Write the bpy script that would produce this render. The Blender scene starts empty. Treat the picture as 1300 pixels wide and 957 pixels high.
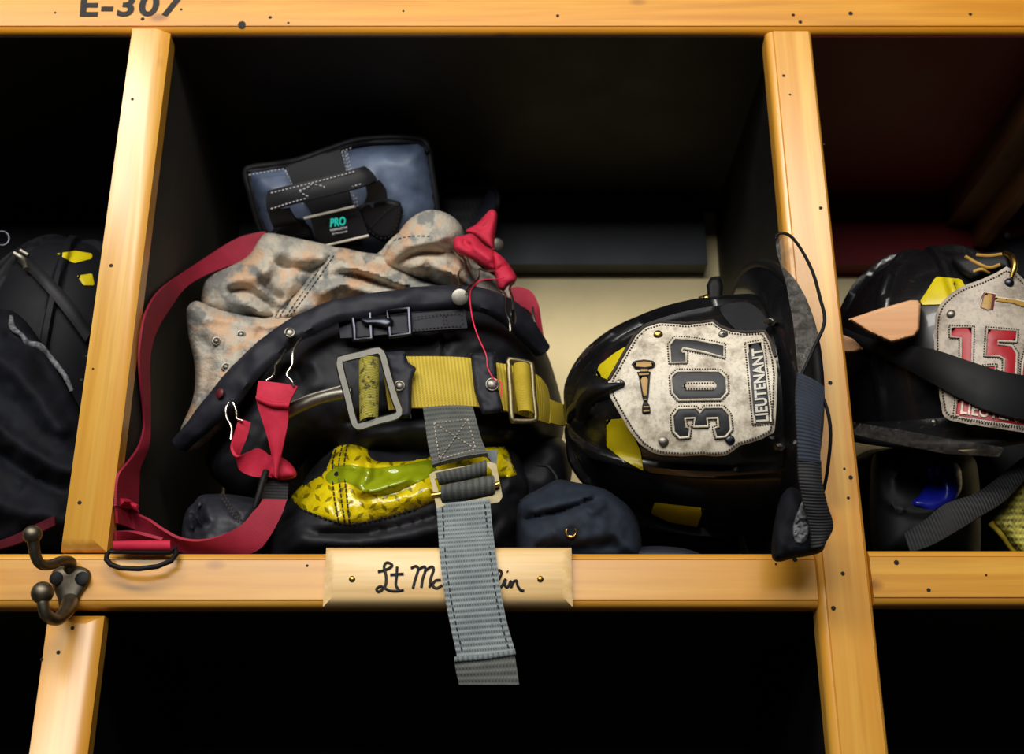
import bpy, bmesh, math, random
import numpy as np
from mathutils import Vector, Matrix, noise
from mathutils.geometry import delaunay_2d_cdt

random.seed(7)
SC = bpy.context.scene
COL = SC.collection

# ------------------------------------------------------------------ camera model
F_PX, CX, CY, PITCH = 1525.0, 650.0, 434.0, math.radians(21.3)
EYE = Vector((0.0, -1.0, 1.5))
FWD = Vector((0, math.cos(PITCH), math.sin(PITCH)))
UPV = Vector((0, -math.sin(PITCH), math.cos(PITCH)))
ZB = 1.5


def P(px, py, Y):
    d = FWD * F_PX + Vector((1, 0, 0)) * (px - CX) + UPV * (CY - py)
    return EYE + d * ((Y + 1.0) / d.y)


# ------------------------------------------------------------------ curves
def cr(pts, n=8, closed=False):
    """Catmull-Rom through pts (tuples of any length)."""
    p = [np.array(q, float) for q in pts]
    m = len(p)
    out = []
    segs = m if closed else m - 1
    for i in range(segs):
        if closed:
            a, b, c, d = p[(i - 1) % m], p[i], p[(i + 1) % m], p[(i + 2) % m]
        else:
            b, c = p[i], p[i + 1]
            a = p[i - 1] if i > 0 else 2 * b - c
            d = p[i + 2] if i + 2 < m else 2 * c - b
        for k in range(n):
            t = k / n
            out.append(0.5 * ((2 * b) + (c - a) * t + (2 * a - 5 * b + 4 * c - d) * t * t
                              + (3 * b - a - 3 * c + d) * t ** 3))
    if not closed:
        out.append(p[-1])
    return out


def resample(pts, step=None, n=None, closed=False):
    q = np.array(pts, float)
    if closed:
        q = np.vstack([q, q[:1]])
    L = np.r_[0, np.cumsum(np.linalg.norm(np.diff(q, axis=0), axis=1))]
    if n is None:
        n = max(3, int(round(L[-1] / step)))
    s = np.linspace(0, L[-1], n + 1)
    if closed:
        s = s[:-1]
    return np.stack([np.interp(s, L, q[:, k]) for k in range(q.shape[1])], 1)


def seg_dist(px, py, poly, closed=False):
    """distance and arc parameter of points to a polyline."""
    q = np.array(poly, float)[:, :2]
    if closed:
        q = np.vstack([q, q[:1]])
    best = np.full(px.shape, 1e9)
    par = np.zeros(px.shape)
    L = np.r_[0, np.cumsum(np.linalg.norm(np.diff(q, axis=0), axis=1))]
    for i in range(len(q) - 1):
        a, b = q[i], q[i + 1]
        ab = b - a
        l2 = max(ab @ ab, 1e-9)
        t = np.clip(((px - a[0]) * ab[0] + (py - a[1]) * ab[1]) / l2, 0, 1)
        d = np.hypot(px - a[0] - t * ab[0], py - a[1] - t * ab[1])
        m = d < best
        best = np.where(m, d, best)
        par = np.where(m, (L[i] + t * math.sqrt(l2)) / L[-1], par)
    return best, par


def inside(px, py, poly):
    q = np.array(poly, float)
    r = np.zeros(px.shape, bool)
    for i in range(len(q)):
        x0, y0 = q[i][:2]
        x1, y1 = q[i - 1][:2]
        c = ((y0 > py) != (y1 > py)) & (px < (x1 - x0) * (py - y0) / ((y1 - y0) or 1e-9) + x0)
        r ^= c
    return r


# ------------------------------------------------------------------ object linking
WL = {}


def tag(o, label=None, cat=None, group=None, kind=None):
    if label: o['label'] = label
    if cat: o['category'] = cat
    if group: o['group'] = group
    if kind: o['kind'] = kind
    return o


def thing(name, label, cat, loc, group=None):
    o = bpy.data.objects.new(name, None)
    COL.objects.link(o)
    o.location = loc
    o.empty_display_size = .02
    WL[o.name] = Vector(loc)
    return tag(o, label, cat, group)


def link(name, V, F, mat, parent=None, uv=None, smooth=True, angle=45, fm=None):
    """one mesh object; V in world space, uv per vertex, mat one or a list (with fm)."""
    A = np.array([tuple(v) for v in V], float)
    base = Vector(((A[:, 0].min() + A[:, 0].max()) / 2, (A[:, 1].min() + A[:, 1].max()) / 2, A[:, 2].min()))
    me = bpy.data.meshes.new(name)
    me.from_pydata([tuple(r) for r in (A - np.array(base))], [], [tuple(int(i) for i in f) for f in F])
    mats = mat if isinstance(mat, (list, tuple)) else [mat]
    for m in mats: me.materials.append(m)
    if fm: me.polygons.foreach_set('material_index', fm)
    if uv is not None:
        l = me.uv_layers.new(name='UVMap')
        vi = np.zeros(len(me.loops), int)
        me.loops.foreach_get('vertex_index', vi)
        l.data.foreach_set('uv', np.array(uv, float)[vi].ravel())
    if smooth:
        me.polygons.foreach_set('use_smooth', [True] * len(me.polygons))
        me.set_sharp_from_angle(angle=math.radians(angle))
    me.update()
    o = bpy.data.objects.new(name, me)
    COL.objects.link(o)
    if parent is not None:
        o.parent = parent
        o.location = base - WL[parent.name]
    else:
        o.location = base
    WL[o.name] = base
    return o


class Acc:
    """collects shapes that belong to one mesh."""
    def __init__(s): s.V, s.F, s.UV, s.M = [], [], [], []

    def add(s, V, F, uv=None, m=0):
        b = len(s.V)
        s.V += [Vector(tuple(v)) for v in V]
        s.F += [tuple(b + i for i in f) for f in F]
        s.UV += list(uv) if uv is not None else [(0, 0)] * len(V)
        s.M += [m] * len(F)
        return s

    def link(s, name, mat, parent=None, **k):
        return link(name, s.V, s.F, mat, parent, uv=s.UV, fm=s.M if isinstance(mat, (list, tuple)) else None, **k)


# ------------------------------------------------------------------ shapes
class Pillow:
    """a soft closed body: outline (photo pixels) swelled towards and away from the viewer."""
    def __init__(s, outline, Yc, front, back, R=None, res=5, ridges=(), namp=0., nscale=.03, seed=0, smooth=True, flat=False):
        ol = cr(outline, 6, True) if smooth else outline
        s.ol = resample(ol, res, closed=True)
        s.Yc = Yc if callable(Yc) else (lambda x, y, c=Yc: c + 0 * x)
        s.front, s.back, s.res = front, back, res
        s.R = R or 60
        s.ridges = [(resample(cr(r[0], 6), n=20), r[1], r[2]) for r in ridges]
        s.namp, s.ns, s.seed = namp, nscale, seed

    def prof(s, px, py):
        d, _ = seg_dist(px, py, s.ol, True)
        t = np.clip(d / s.R, 0, 1)
        return np.sqrt(np.clip(1 - (1 - t) ** 2, 0, 1)), t

    def relief(s, px, py):
        r = np.zeros(px.shape)
        for pl, w, h in s.ridges:
            d, u = seg_dist(px, py, pl)
            tp = np.clip(np.minimum(u, 1 - u) / .13, 0, 1)
            r += getattr(s, 'k', 1.) * h * np.exp(-(d / w) ** 2) * (tp * tp * (3 - 2 * tp))
        if s.namp:
            r += s.namp * np.array([noise.fractal(Vector((x * s.ns, y * s.ns, s.seed)), 1.0, 2.0, 3) for x, y in zip(px.ravel(), py.ravel())]).reshape(px.shape)
        return r

    def Yf(s, px, py):
        px = np.array(px, float); py = np.array(py, float)
        p, t = s.prof(px, py)
        e = np.clip(t * 3, 0, 1)
        return s.Yc(px, py) - s.front * p - s.relief(px, py) * e

    def Y(s, px, py):
        return float(s.Yf(np.array([px]), np.array([py]))[0])

    def mesh(s):
        ol = s.ol
        x0, y0 = ol.min(0); x1, y1 = ol.max(0)
        h = s.res
        gx, gy = [], []
        j = 0
        y = y0 + h * .5
        while y < y1:
            xs = np.arange(x0 + (h * .5 if j % 2 else 0), x1, h)
            gx.append(xs); gy.append(np.full(xs.shape, y))
            y += h * .87; j += 1
        gx = np.concatenate(gx); gy = np.concatenate(gy)
        k = inside(gx, gy, ol)
        gx, gy = gx[k], gy[k]
        d, _ = seg_dist(gx, gy, ol, True)
        k = d > h * .55
        gx, gy = gx[k], gy[k]
        n = len(ol)
        pts = [Vector((a, b)) for a, b in ol] + [Vector((a, b)) for a, b in zip(gx, gy)]
        vs, es, fs, *_ = delaunay_2d_cdt(pts, [], [list(range(n))], 1, 1e-4)
        X = np.array([v.x for v in vs]); Yy = np.array([v.y for v in vs])
        d, _ = seg_dist(X, Yy, ol, True)
        rim = d < 1e-2
        yf = s.Yf(X, Yy)
        p, _ = s.prof(X, Yy)
        yb = s.Yc(X, Yy) + s.back * p
        V = [P(a, b, c) for a, b, c in zip(X, Yy, yf)]
        bi = {}
        for i in range(len(V)):
            if rim[i]: bi[i] = i
        for i in range(len(X)):
            if not rim[i]:
                bi[i] = len(V)
                V.append(P(X[i], Yy[i], yb[i]))
        uv = [(a / 100, -b / 100) for a, b in zip(X, Yy)]
        uv += [(X[i] / 100, -Yy[i] / 100) for i in range(len(X)) if not rim[i]]
        F = []
        for f in fs:
            a, b, c = f[:3]
            cr_ = (X[b] - X[a]) * (Yy[c] - Yy[a]) - (X[c] - X[a]) * (Yy[b] - Yy[a])
            if cr_ > 0: a, b, c = a, c, b
            # pixel y runs down: clockwise in pixels faces the viewer
            F.append((a, b, c))
            g = (bi[c], bi[b], bi[a])
            if set(g) != {a, b, c}: F.append(g)
        return V, F, uv

    def link(s, name, mat, parent=None, **k):
        V, F, uv = s.mesh()
        return link(name, V, F, mat, parent, uv=uv, angle=k.pop('angle', 70), **k)


def strip(A, B, th=.0018, n=40, nw=5, bulge=0., world=False, uvk=1.):
    """webbing: a strip between two edge lines given as (px, py, Y)."""
    a = A if world else [P(*q) for q in A]
    b = B if world else [P(*q) for q in B]
    a = resample(cr([tuple(v) for v in a], 10), n=n); b = resample(cr([tuple(v) for v in b], 10), n=n)
    V, F, UV = [], [], []
    mid = (a + b) / 2
    w = np.linalg.norm(b - a, axis=1).mean()
    L = np.r_[0, np.cumsum(np.linalg.norm(np.diff(mid, axis=0), axis=1))] / max(w, 1e-6)
    T = np.gradient(mid, axis=0)
    nv_ = np.cross(T, b - a)
    bs = 1 if nv_[:, 1].sum() < 0 else -1
    for sgn in (1, -1):
        for i in range(n + 1):
            nn = np.cross(T[i], b[i] - a[i])
            nn /= max(np.linalg.norm(nn), 1e-9)
            for j in range(nw):
                t = j / (nw - 1)
                o = bs * bulge * (1 - (2 * t - 1) ** 2) + sgn * th / 2
                V.append(Vector(tuple(a[i] + (b[i] - a[i]) * t + nn * o)))
                UV.append((t, L[i] * uvk))
    N = (n + 1) * nw
    for i in range(n):
        for j in range(nw - 1):
            q = i * nw + j
            F.append((q, q + nw, q + nw + 1, q + 1))
            F.append((N + q, N + q + 1, N + q + nw + 1, N + q + nw))
        for j, fl in ((0, 0), (nw - 1, 1)):
            q = i * nw + j
            f = (q, N + q, N + q + nw, q + nw)
            F.append(f[::-1] if fl else f)
    for i, fl in ((0, 0), (n, 1)):
        for j in range(nw - 1):
            q = i * nw + j
            f = (q, q + 1, N + q + 1, N + q)
            F.append(f[::-1] if fl else f)
    return V, F, UV


def ribbon(name, A, B, mat, parent=None, **k):
    V, F, UV = strip(A, B, **k)
    return link(name, V, F, mat, parent, uv=UV, angle=50)


def tube(pts, r, sides=10, closed=False, sub=6, caps=True, flat=1.0):
    """round bar along world points; r one radius or one per point."""
    p = [tuple(v) for v in pts]
    rr = r if isinstance(r, (list, tuple)) else [r] * len(p)
    q = cr([a + (b,) for a, b in zip(p, rr)], sub, closed) if sub > 1 else [np.array(a + (b,)) for a, b in zip(p, rr)]
    q = np.array(q)
    C, R = q[:, :3], q[:, 3]
    n = len(C)
    V, F, UV = [], [], []
    nrm = None
    for i in range(n):
        t = C[(i + 1) % n] - C[i - 1] if closed else C[min(i + 1, n - 1)] - C[max(i - 1, 0)]
        t = Vector(tuple(t)).normalized()
        if nrm is None:
            nrm = t.orthogonal().normalized()
        nrm = (nrm - t * nrm.dot(t))
        nrm = nrm.normalized() if nrm.length > 1e-6 else t.orthogonal().normalized()
        bn = t.cross(nrm)
        for k in range(sides):
            a = 2 * math.pi * k / sides
            V.append(Vector(tuple(C[i])) + (nrm * math.cos(a) + bn * math.sin(a) * flat) * R[i])
            UV.append((k / sides, i * .1))
    m = n if closed else n - 1
    for i in range(m):
        for k in range(sides):
            a, b = i * sides + k, i * sides + (k + 1) % sides
            c, d = ((i + 1) % n) * sides + (k + 1) % sides, ((i + 1) % n) * sides + k
            F.append((a, b, c, d))
    if not closed and caps:
        F.append(tuple(range(sides))[::-1])
        F.append(tuple((n - 1) * sides + k for k in range(sides)))
    return V, F, UV


def rod(name, pts, r, mat, parent=None, **k):
    V, F, UV = tube(pts, r, **k)
    return link(name, V, F, mat, parent, uv=UV, angle=60)


def stud(c, axis, r, h, sides=18, rim=True):
    """domed disc (snap, rivet, screw head) at c, domed along axis."""
    ax = Vector(axis).normalized()
    u = ax.orthogonal().normalized(); v = ax.cross(u)
    prof = [(1, -.3 * h), (1, .25 * h), (.86, .5 * h), (.55, .85 * h), (.2, h)]
    V, F = [], []
    for (k, z) in prof:
        for i in range(sides):
            a = 2 * math.pi * i / sides
            V.append(Vector(c) + (u * math.cos(a) + v * math.sin(a)) * r * k + ax * z)
    for j in range(len(prof) - 1):
        for i in range(sides):
            F.append((j * sides + i, j * sides + (i + 1) % sides, (j + 1) * sides + (i + 1) % sides, (j + 1) * sides + i))
    F.append(tuple((len(prof) - 1) * sides + i for i in range(sides)))
    F.append(tuple(range(sides))[::-1])
    return V, F, [(0, 0)] * len(V)


def ring(c, axis, R, r, sides=8, n=24, squash=1.0):
    ax = Vector(axis).normalized()
    u = ax.orthogonal().normalized(); v = ax.cross(u)
    pts = [Vector(c) + u * R * math.cos(2 * math.pi * i / n) + v * R * squash * math.sin(2 * math.pi * i / n) for i in range(n)]
    return tube(pts, r, sides=sides, closed=True, sub=1)


def ball(c, r, seg=20):
    V, F = [], []
    for j in range(seg // 2 + 1):
        ph = math.pi * j / (seg // 2)
        for i in range(seg):
            a = 2 * math.pi * i / seg
            V.append(Vector(c) + Vector((math.sin(ph) * math.cos(a), math.sin(ph) * math.sin(a), math.cos(ph))) * r)
    for j in range(seg // 2):
        for i in range(seg):
            F.append((j * seg + i, (j + 1) * seg + i, (j + 1) * seg + (i + 1) % seg, j * seg + (i + 1) % seg))
    return V, F, [(0, 0)] * len(V)


def slab(outline, Yf, th, res=6, smooth=False, edge=2.0):
    """plate with an outline in photo pixels lying on the depth function Yf, th thick, softly rounded rim."""
    return Pillow(outline, lambda x, y: np.vectorize(Yf)(x, y).astype(float) if np.size(x) else x, th / 2, th / 2, R=edge, res=res, smooth=smooth)


def frame_bars(loops, r, sides=8):
    a = Acc()
    for l in loops: a.add(*tube(l, r, sides=sides, closed=True, sub=1))
    return a


def flat_ring(loop, half, Yf, th):
    """flat bar bent into a closed loop: centre line in pixels, half width in pixels."""
    q = np.array(loop, float)
    n = len(q)
    t = np.roll(q, -1, 0) - np.roll(q, 1, 0)
    t /= np.linalg.norm(t, axis=1)[:, None]
    nn = np.stack([t[:, 1], -t[:, 0]], 1)
    prof = [(-half, 0), (-half * .7, -th / 2), (half * .7, -th / 2), (half, 0), (half * .7, th / 2), (-half * .7, th / 2)]
    V, F = [], []
    for i in range(n):
        for a, d in prof:
            x, y = q[i] + nn[i] * a
            V.append(P(x, y, Yf(x, y) + d))
    for i in range(n):
        j = (i + 1) % n
        for k in range(6):
            m = (k + 1) % 6
            F.append((i * 6 + k, i * 6 + m, j * 6 + m, j * 6 + k))
    return V, F, [(0, 0)] * len(V)


def stitches(acc, line, Yf, dash=4., gap=3., r=.0006, lift=.0006, smooth=True, m=0):
    pl = cr(line, 6) if smooth and len(line) > 2 else line
    pl = np.array([q[:2] for q in pl], float)
    L = np.linalg.norm(np.diff(pl, axis=0), axis=1).sum()
    n = max(1, int(L / (dash + gap)))
    q = resample(pl, n=n * 4)
    f = dash / (dash + gap)
    for i in range(n):
        a, b = q[i * 4], q[i * 4 + 4]
        e = a + (b - a) * f
        V, F, UV = tube([P(a[0], a[1], Yf(*a) - lift), P(e[0], e[1], Yf(*e) - lift)], r, sides=5, sub=1)
        acc.add(V, F, UV, m)
    return acc


def text_acc(body, bl, br, tr, tl, Yf, th=.0006, bold=0., shear=0., lift=.0004, space=1.):
    cu = bpy.data.curves.new('lettering', 'FONT')
    cu.body = body; cu.size = 1; cu.offset = bold; cu.extrude = .5; cu.shear = shear; cu.resolution_u = 4
    cu.space_character = space
    t = bpy.data.objects.new('lettering', cu)
    COL.objects.link(t)
    dg = bpy.context.evaluated_depsgraph_get()
    me = bpy.data.meshes.new_from_object(t.evaluated_get(dg))
    V = np.array([tuple(v.co) for v in me.vertices]); F = [tuple(p.vertices) for p in me.polygons]
    bpy.data.objects.remove(t); bpy.data.curves.remove(cu); bpy.data.meshes.remove(me)
    x0, y0 = V[:, 0].min(), V[:, 1].min(); x1, y1 = V[:, 0].max(), V[:, 1].max()
    out = []
    bl, br, tr, tl = [np.array(q, float) for q in (bl, br, tr, tl)]
    for x, y, z in V:
        u, v = (x - x0) / (x1 - x0), (y - y0) / (y1 - y0)
        p = (bl * (1 - u) + br * u) * (1 - v) + (tl * (1 - u) + tr * u) * v
        out.append(P(p[0], p[1], Yf(p[0], p[1]) - lift - (z + .5) * th))
    return Acc().add(out, F)


def board(x0, x1, z0, z1, y0, y1, c=(0, 0, 0, 0), steps=4, flat=False):
    """plank facing -Y, front edges rounded by c = (left, right, top, bottom)."""
    V, F = [], []
    rings = []
    cm = max(c) or 1e-4
    if flat:
        rings = [(x0 + c[0], x1 - c[1], z0 + c[3], z1 - c[2], y0), (x0, x1, z0, z1, y0 + cm * .75)]
    for k in range(0 if flat else steps + 1):
        a = math.pi / 2 * k / steps
        s = 1 - math.sin(a)
        dy = cm * (1 - math.cos(a))
        qk = .0016 if cm > .0062 else 0.
        if k == 0 and qk:
            rings.append((x0 + c[0], x1 - c[1], z0 + c[3], z1 - c[2], y0))
            rings.append((x0 + c[0] * .88, x1 - c[1] * .88, z0 + c[3] * .88, z1 - c[2] * .88, y0 + qk))
            s = .84
        rings.append((x0 + c[0] * s, x1 - c[1] * s, z0 + c[3] * s, z1 - c[2] * s, y0 + qk * .6 + dy))
    rings.append((x0, x1, z0, z1, y1))
    for a, b, p, q, y in rings:
        V += [Vector((a, y, p)), Vector((b, y, p)), Vector((b, y, q)), Vector((a, y, q))]
    F.append((0, 1, 2, 3))
    for k in range(len(rings) - 1):
        for i in range(4):
            j = (i + 1) % 4
            F.append((k * 4 + j, k * 4 + i, k * 4 + 4 + i, k * 4 + 4 + j))
    n = len(rings) * 4
    F.append((n - 1, n - 2, n - 3, n - 4))
    return V, F, [(0, 0)] * len(V)


def boxv(x0, x1, y0, y1, z0, z1):
    return board(x0, x1, z0, z1, y0, y1, (0, 0, 0, 0), 1)


# ------------------------------------------------------------------ materials
def new_mat(name):
    m = bpy.data.materials.new(name)
    m.use_nodes = True
    nt = m.node_tree
    b = nt.nodes['Principled BSDF']
    return m, nt, b


def N(nt, typ, **k):
    n = nt.nodes.new(typ)
    for a, v in k.items():
        if a.startswith('i_'):
            n.inputs[int(a[2:]) if a[2:].isdigit() else a[2:].replace('_', ' ')].default_value = v
        else:
            setattr(n, a, v)
    return n


def rgb(h):
    """sRGB 0-255 to linear."""
    f = lambda c: c / 12.92 if c <= .04045 else ((c + .055) / 1.055) ** 2.4
    return tuple(f(c / 255) for c in h) + (1,)


def ramp(nt, fac, stops):
    r = nt.nodes.new('ShaderNodeValToRGB')
    e = r.color_ramp.elements
    while len(e) < len(stops): e.new(.5)
    for i, (p, c) in enumerate(stops):
        e[i].position = p; e[i].color = c
    nt.links.new(fac, r.inputs[0])
    return r.outputs[0]


def mix(nt, fac, a, b, typ='MIX'):
    m = nt.nodes.new('ShaderNodeMix'); m.data_type = 'RGBA'; m.blend_type = typ
    for s, v in ((m.inputs[0], fac), (m.inputs[6], a), (m.inputs[7], b)):
        if isinstance(v, (int, float)): s.default_value = v
        elif isinstance(v, tuple): s.default_value = v
        else: nt.links.new(v, s)
    return m.outputs[2]


def mth(nt, op, a, b=None, c=None):
    m = nt.nodes.new('ShaderNodeMath'); m.operation = op
    for i, v in enumerate((a, b, c)):
        if v is None: continue
        if isinstance(v, (int, float)): m.inputs[i].default_value = v
        else: nt.links.new(v, m.inputs[i])
    return m.outputs[0]


def bump(nt, b, h, strength=.3, dist=.001):
    n = nt.nodes.new('ShaderNodeBump'); n.inputs['Strength'].default_value = strength; n.inputs['Distance'].default_value = dist
    nt.links.new(h, n.inputs['Height']); nt.links.new(n.outputs[0], b.inputs['Normal'])


def coords(nt, kind='Object', scale=(1, 1, 1), loc=(0, 0, 0)):
    t = nt.nodes.new('ShaderNodeTexCoord'); m = nt.nodes.new('ShaderNodeMapping')
    m.inputs['Scale'].default_value = scale; m.inputs['Location'].default_value = loc
    nt.links.new(t.outputs[kind], m.inputs[0])
    return m.outputs[0]


def tex_noise(nt, co, scale, detail=3, rough=.55, dist=0):
    n = N(nt, 'ShaderNodeTexNoise'); n.inputs['Scale'].default_value = scale; n.inputs['Detail'].default_value = detail
    n.inputs['Roughness'].default_value = rough; n.inputs['Distortion'].default_value = dist
    nt.links.new(co, n.inputs['Vector'])
    return n.outputs[0]


def cloth(name, c1, c2, rough=.85, scale=60, weave=900, wk=.25, spec=.3, sheen=0.):
    m, nt, b = new_mat(name)
    co = coords(nt)
    f = tex_noise(nt, co, scale, 4)
    col = ramp(nt, f, [(.35, rgb(c1)), (.7, rgb(c2))])
    nt.links.new(col, b.inputs['Base Color'])
    b.inputs['Roughness'].default_value = rough
    b.inputs['Specular IOR Level'].default_value = spec
    b.inputs['Sheen Weight'].default_value = sheen
    n2 = tex_noise(nt, co, weave, 2)
    bump(nt, b, n2, wk, .0006)
    return m


def web(name, c1, c2, rows=5., rough=.7, dark=(20, 20, 18), wear=0., strength=.5, fine=18.):
    """woven webbing: ribs across the strap, fine threads along it (UV: u across, v along in widths)."""
    m, nt, b = new_mat(name)
    t = nt.nodes.new('ShaderNodeTexCoord'); s = nt.nodes.new('ShaderNodeSeparateXYZ')
    nt.links.new(t.outputs['UV'], s.inputs[0])
    a = mth(nt, 'SINE', mth(nt, 'MULTIPLY', s.outputs[1], rows * 2 * math.pi))
    c = mth(nt, 'SINE', mth(nt, 'MULTIPLY', s.outputs[0], fine * 2 * math.pi))
    h = mth(nt, 'ADD', mth(nt, 'MULTIPLY', a, .6), mth(nt, 'MULTIPLY', mth(nt, 'MULTIPLY', a, c), .4))
    k = mth(nt, 'MULTIPLY_ADD', h, .5, .5)
    co = coords(nt)
    f = tex_noise(nt, co, 45, 4)
    col = ramp(nt, f, [(.35, rgb(c1)), (.7, rgb(c2))])
    col = mix(nt, mth(nt, 'MULTIPLY', mth(nt, 'SUBTRACT', 1.0, k), .75), col, rgb(dark))
    if wear:
        w = tex_noise(nt, co, 160, 5, .7)
        wm = ramp(nt, w, [(.5, (0, 0, 0, 1)), (.62, (wear, wear, wear, 1))])
        col = mix(nt, wm, col, rgb(dark))
    nt.links.new(col, b.inputs['Base Color'])
    b.inputs['Roughness'].default_value = rough
    bump(nt, b, h, strength, .0008)
    return m


def metal(name, c, rough=.3, wear=.15):
    m, nt, b = new_mat(name)
    co = coords(nt)
    f = tex_noise(nt, co, 120, 5)
    col = ramp(nt, f, [(.3, tuple(x * .6 for x in rgb(c)[:3]) + (1,)), (.7, rgb(c))])
    nt.links.new(col, b.inputs['Base Color'])
    b.inputs['Metallic'].default_value = 1
    r = mth(nt, 'MULTIPLY_ADD', f, wear, rough - wear / 2)
    nt.links.new(r, b.inputs['Roughness'])
    return m


def plastic(name, c, rough=.35, scuff=0., scuff_c=(120, 120, 125), coat=0., scale=30., spec=.5):
    m, nt, b = new_mat(name)
    co = coords(nt)
    f = tex_noise(nt, co, scale, 6, .65)
    col = ramp(nt, f, [(.3, rgb(c)), (.75, tuple(min(1, x * 1.35 + .001) for x in rgb(c)[:3]) + (1,))])
    if scuff:
        w = tex_noise(nt, coords(nt, 'Object', (1, 1, 3)), 140, 8, .75, 1.)
        wm = ramp(nt, w, [(.60, (0, 0, 0, 1)), (.78, (scuff,) * 3 + (1,))])
        col = mix(nt, wm, col, rgb(scuff_c))
    nt.links.new(col, b.inputs['Base Color'])
    r = mth(nt, 'MULTIPLY_ADD', f, .3, rough - .15)
    nt.links.new(r, b.inputs['Roughness'])
    b.inputs['Coat Weight'].default_value = coat
    b.inputs['Specular IOR Level'].default_value = spec
    return m


def wood(name, axis, light, mid, dark, rough=.34, coat=.9, knots=True, gs=1.):
    """varnished pine with the grain along axis (0 x, 1 y, 2 z)."""
    m, nt, b = new_mat(name)
    sc = [34 * gs, 34 * gs, 34 * gs]; sc[axis] = 1.6 * gs
    co = coords(nt, 'Object', tuple(sc), (random.random() * 9, 3.1, random.random() * 5))
    g = tex_noise(nt, co, 1.0, 5, .6, .6)
    col = ramp(nt, g, [(.3, rgb(mid)), (.55, rgb(light)), (.72, rgb(mid))])
    sc2 = [160, 160, 160]; sc2[axis] = 5
    f = tex_noise(nt, coords(nt, 'Object', tuple(sc2)), 1.0, 3, .6)
    col = mix(nt, mth(nt, 'MULTIPLY', ramp(nt, f, [(.45, (0, 0, 0, 1)), (.75, (1, 1, 1, 1))]), .28), col, rgb(dark))
    if knots:
        sk = [9, 9, 9]; sk[axis] = 4.5
        v = N(nt, 'ShaderNodeTexVoronoi', feature='F1'); v.inputs['Scale'].default_value = 1.9
        nt.links.new(coords(nt, 'Object', tuple(sk), (.37, .2, .61)), v.inputs['Vector'])
        km = ramp(nt, v.outputs['Distance'], [(.05, (.9, .9, .9, 1)), (.12, (0, 0, 0, 1))])
        col = mix(nt, km, col, rgb(dark))
    sb = [26, 26, 26]; sb[axis] = .8
    band = tex_noise(nt, coords(nt, 'Object', tuple(sb), (2.7, 1.3, 4.1)), 1.0, 2, .4, .3)
    col = mix(nt, mth(nt, 'MULTIPLY', ramp(nt, band, [(.47, (0, 0, 0, 1)), (.53, (1, 1, 1, 1))]), .5), col, rgb(mid))
    blot = tex_noise(nt, coords(nt, 'Object', (3, 3, 3)), 2.2, 3)
    col = mix(nt, mth(nt, 'MULTIPLY', blot, .35), col, rgb(mid))
    nt.links.new(col, b.inputs['Base Color'])
    b.inputs['Roughness'].default_value = rough
    b.inputs['Coat Weight'].default_value = coat; b.inputs['Coat Roughness'].default_value = .27
    bump(nt, b, g, .12, .001)
    return m


def leather(name, c, stain, rough=.55, sk=.55):
    m, nt, b = new_mat(name)
    co = coords(nt)
    f = tex_noise(nt, co, 55, 6, .65)
    g = tex_noise(nt, co, 320, 4, .7)
    col = ramp(nt, f, [(.3, rgb(stain)), (.52, rgb(c)), (.75, tuple(min(1, x * 1.15) for x in rgb(c)[:3]) + (1,))])
    col = mix(nt, mth(nt, 'MULTIPLY', ramp(nt, g, [(.5, (0, 0, 0, 1)), (.7, (1, 1, 1, 1))]), sk), col, rgb(stain))
    nt.links.new(col, b.inputs['Base Color'])
    b.inputs['Roughness'].default_value = rough
    bump(nt, b, f, .35, .001)
    return m


M = {}
M['pine_z'] = wood('honey_pine_upright', 2, (236, 186, 84), (208, 138, 34), (140, 76, 14))
M['pine_x'] = wood('honey_pine_level', 0, (226, 170, 68), (202, 134, 32), (120, 64, 12))
M['pine_top'] = wood('amber_pine_level', 0, (222, 156, 42), (198, 126, 20), (108, 54, 6))
M['pine_plate'] = wood('pale_pine_plate', 0, (245, 214, 160), (228, 182, 112), (150, 96, 40), rough=.45, coat=.15, knots=False)
M['wedge_wood'] = wood('raw_wedge_wood', 0, (226, 178, 132), (206, 150, 104), (160, 98, 60), rough=.7, coat=0, knots=False)
M['black_paint'] = plastic('black_painted_plywood', (8, 8, 9), .6, .4, (34, 34, 38), scale=12, spec=.25)
M['black_board'] = plastic('black_painted_board', (18, 19, 24), .5, .35, (60, 62, 68), scale=12)
M['red_paint'] = plastic('dark_red_painted_plywood', (84, 6, 11), .55, .15, (90, 18, 18), scale=12, spec=.2)
M['raw_side'] = wood('dark_raw_side_board', 2, (46, 42, 32), (34, 31, 24), (14, 13, 10), rough=.7, coat=0)
M['brown_cleat'] = wood('brown_cleat_wood', 1, (92, 56, 24), (70, 38, 16), (30, 14, 6), rough=.5, coat=.1)
M['hole'] = plastic('dark_nail_hole', (22, 14, 8), .8)
M['cream'] = plastic('cream_wall_paint', (212, 192, 142), .6, .25, (150, 136, 104), scale=6)
M['concrete'] = plastic('grey_concrete', (90, 88, 84), .8, .3)
M['ink'] = plastic('black_ink', (12, 12, 14), .7)
M['bronze'] = metal('dark_bronze', (122, 114, 98), .48, .2)
M['brass'] = metal('brass', (200, 164, 90), .3)
M['steel'] = metal('dull_steel', (150, 145, 134), .46, .2)
M['brass_steel'] = metal('yellowed_steel', (150, 138, 106), .48, .2)
M['ring_steel'] = metal('grey_steel', (100, 98, 92), .48, .2)
M['worn_pad'] = plastic('grey_scuffed_pad', (34, 34, 36), .85, .5, (84, 84, 86), scale=60, spec=.15)
M['wire'] = metal('bright_wire', (220, 216, 205), .22)
M['dark_metal'] = metal('dark_metal', (84, 86, 96), .4)
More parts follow.
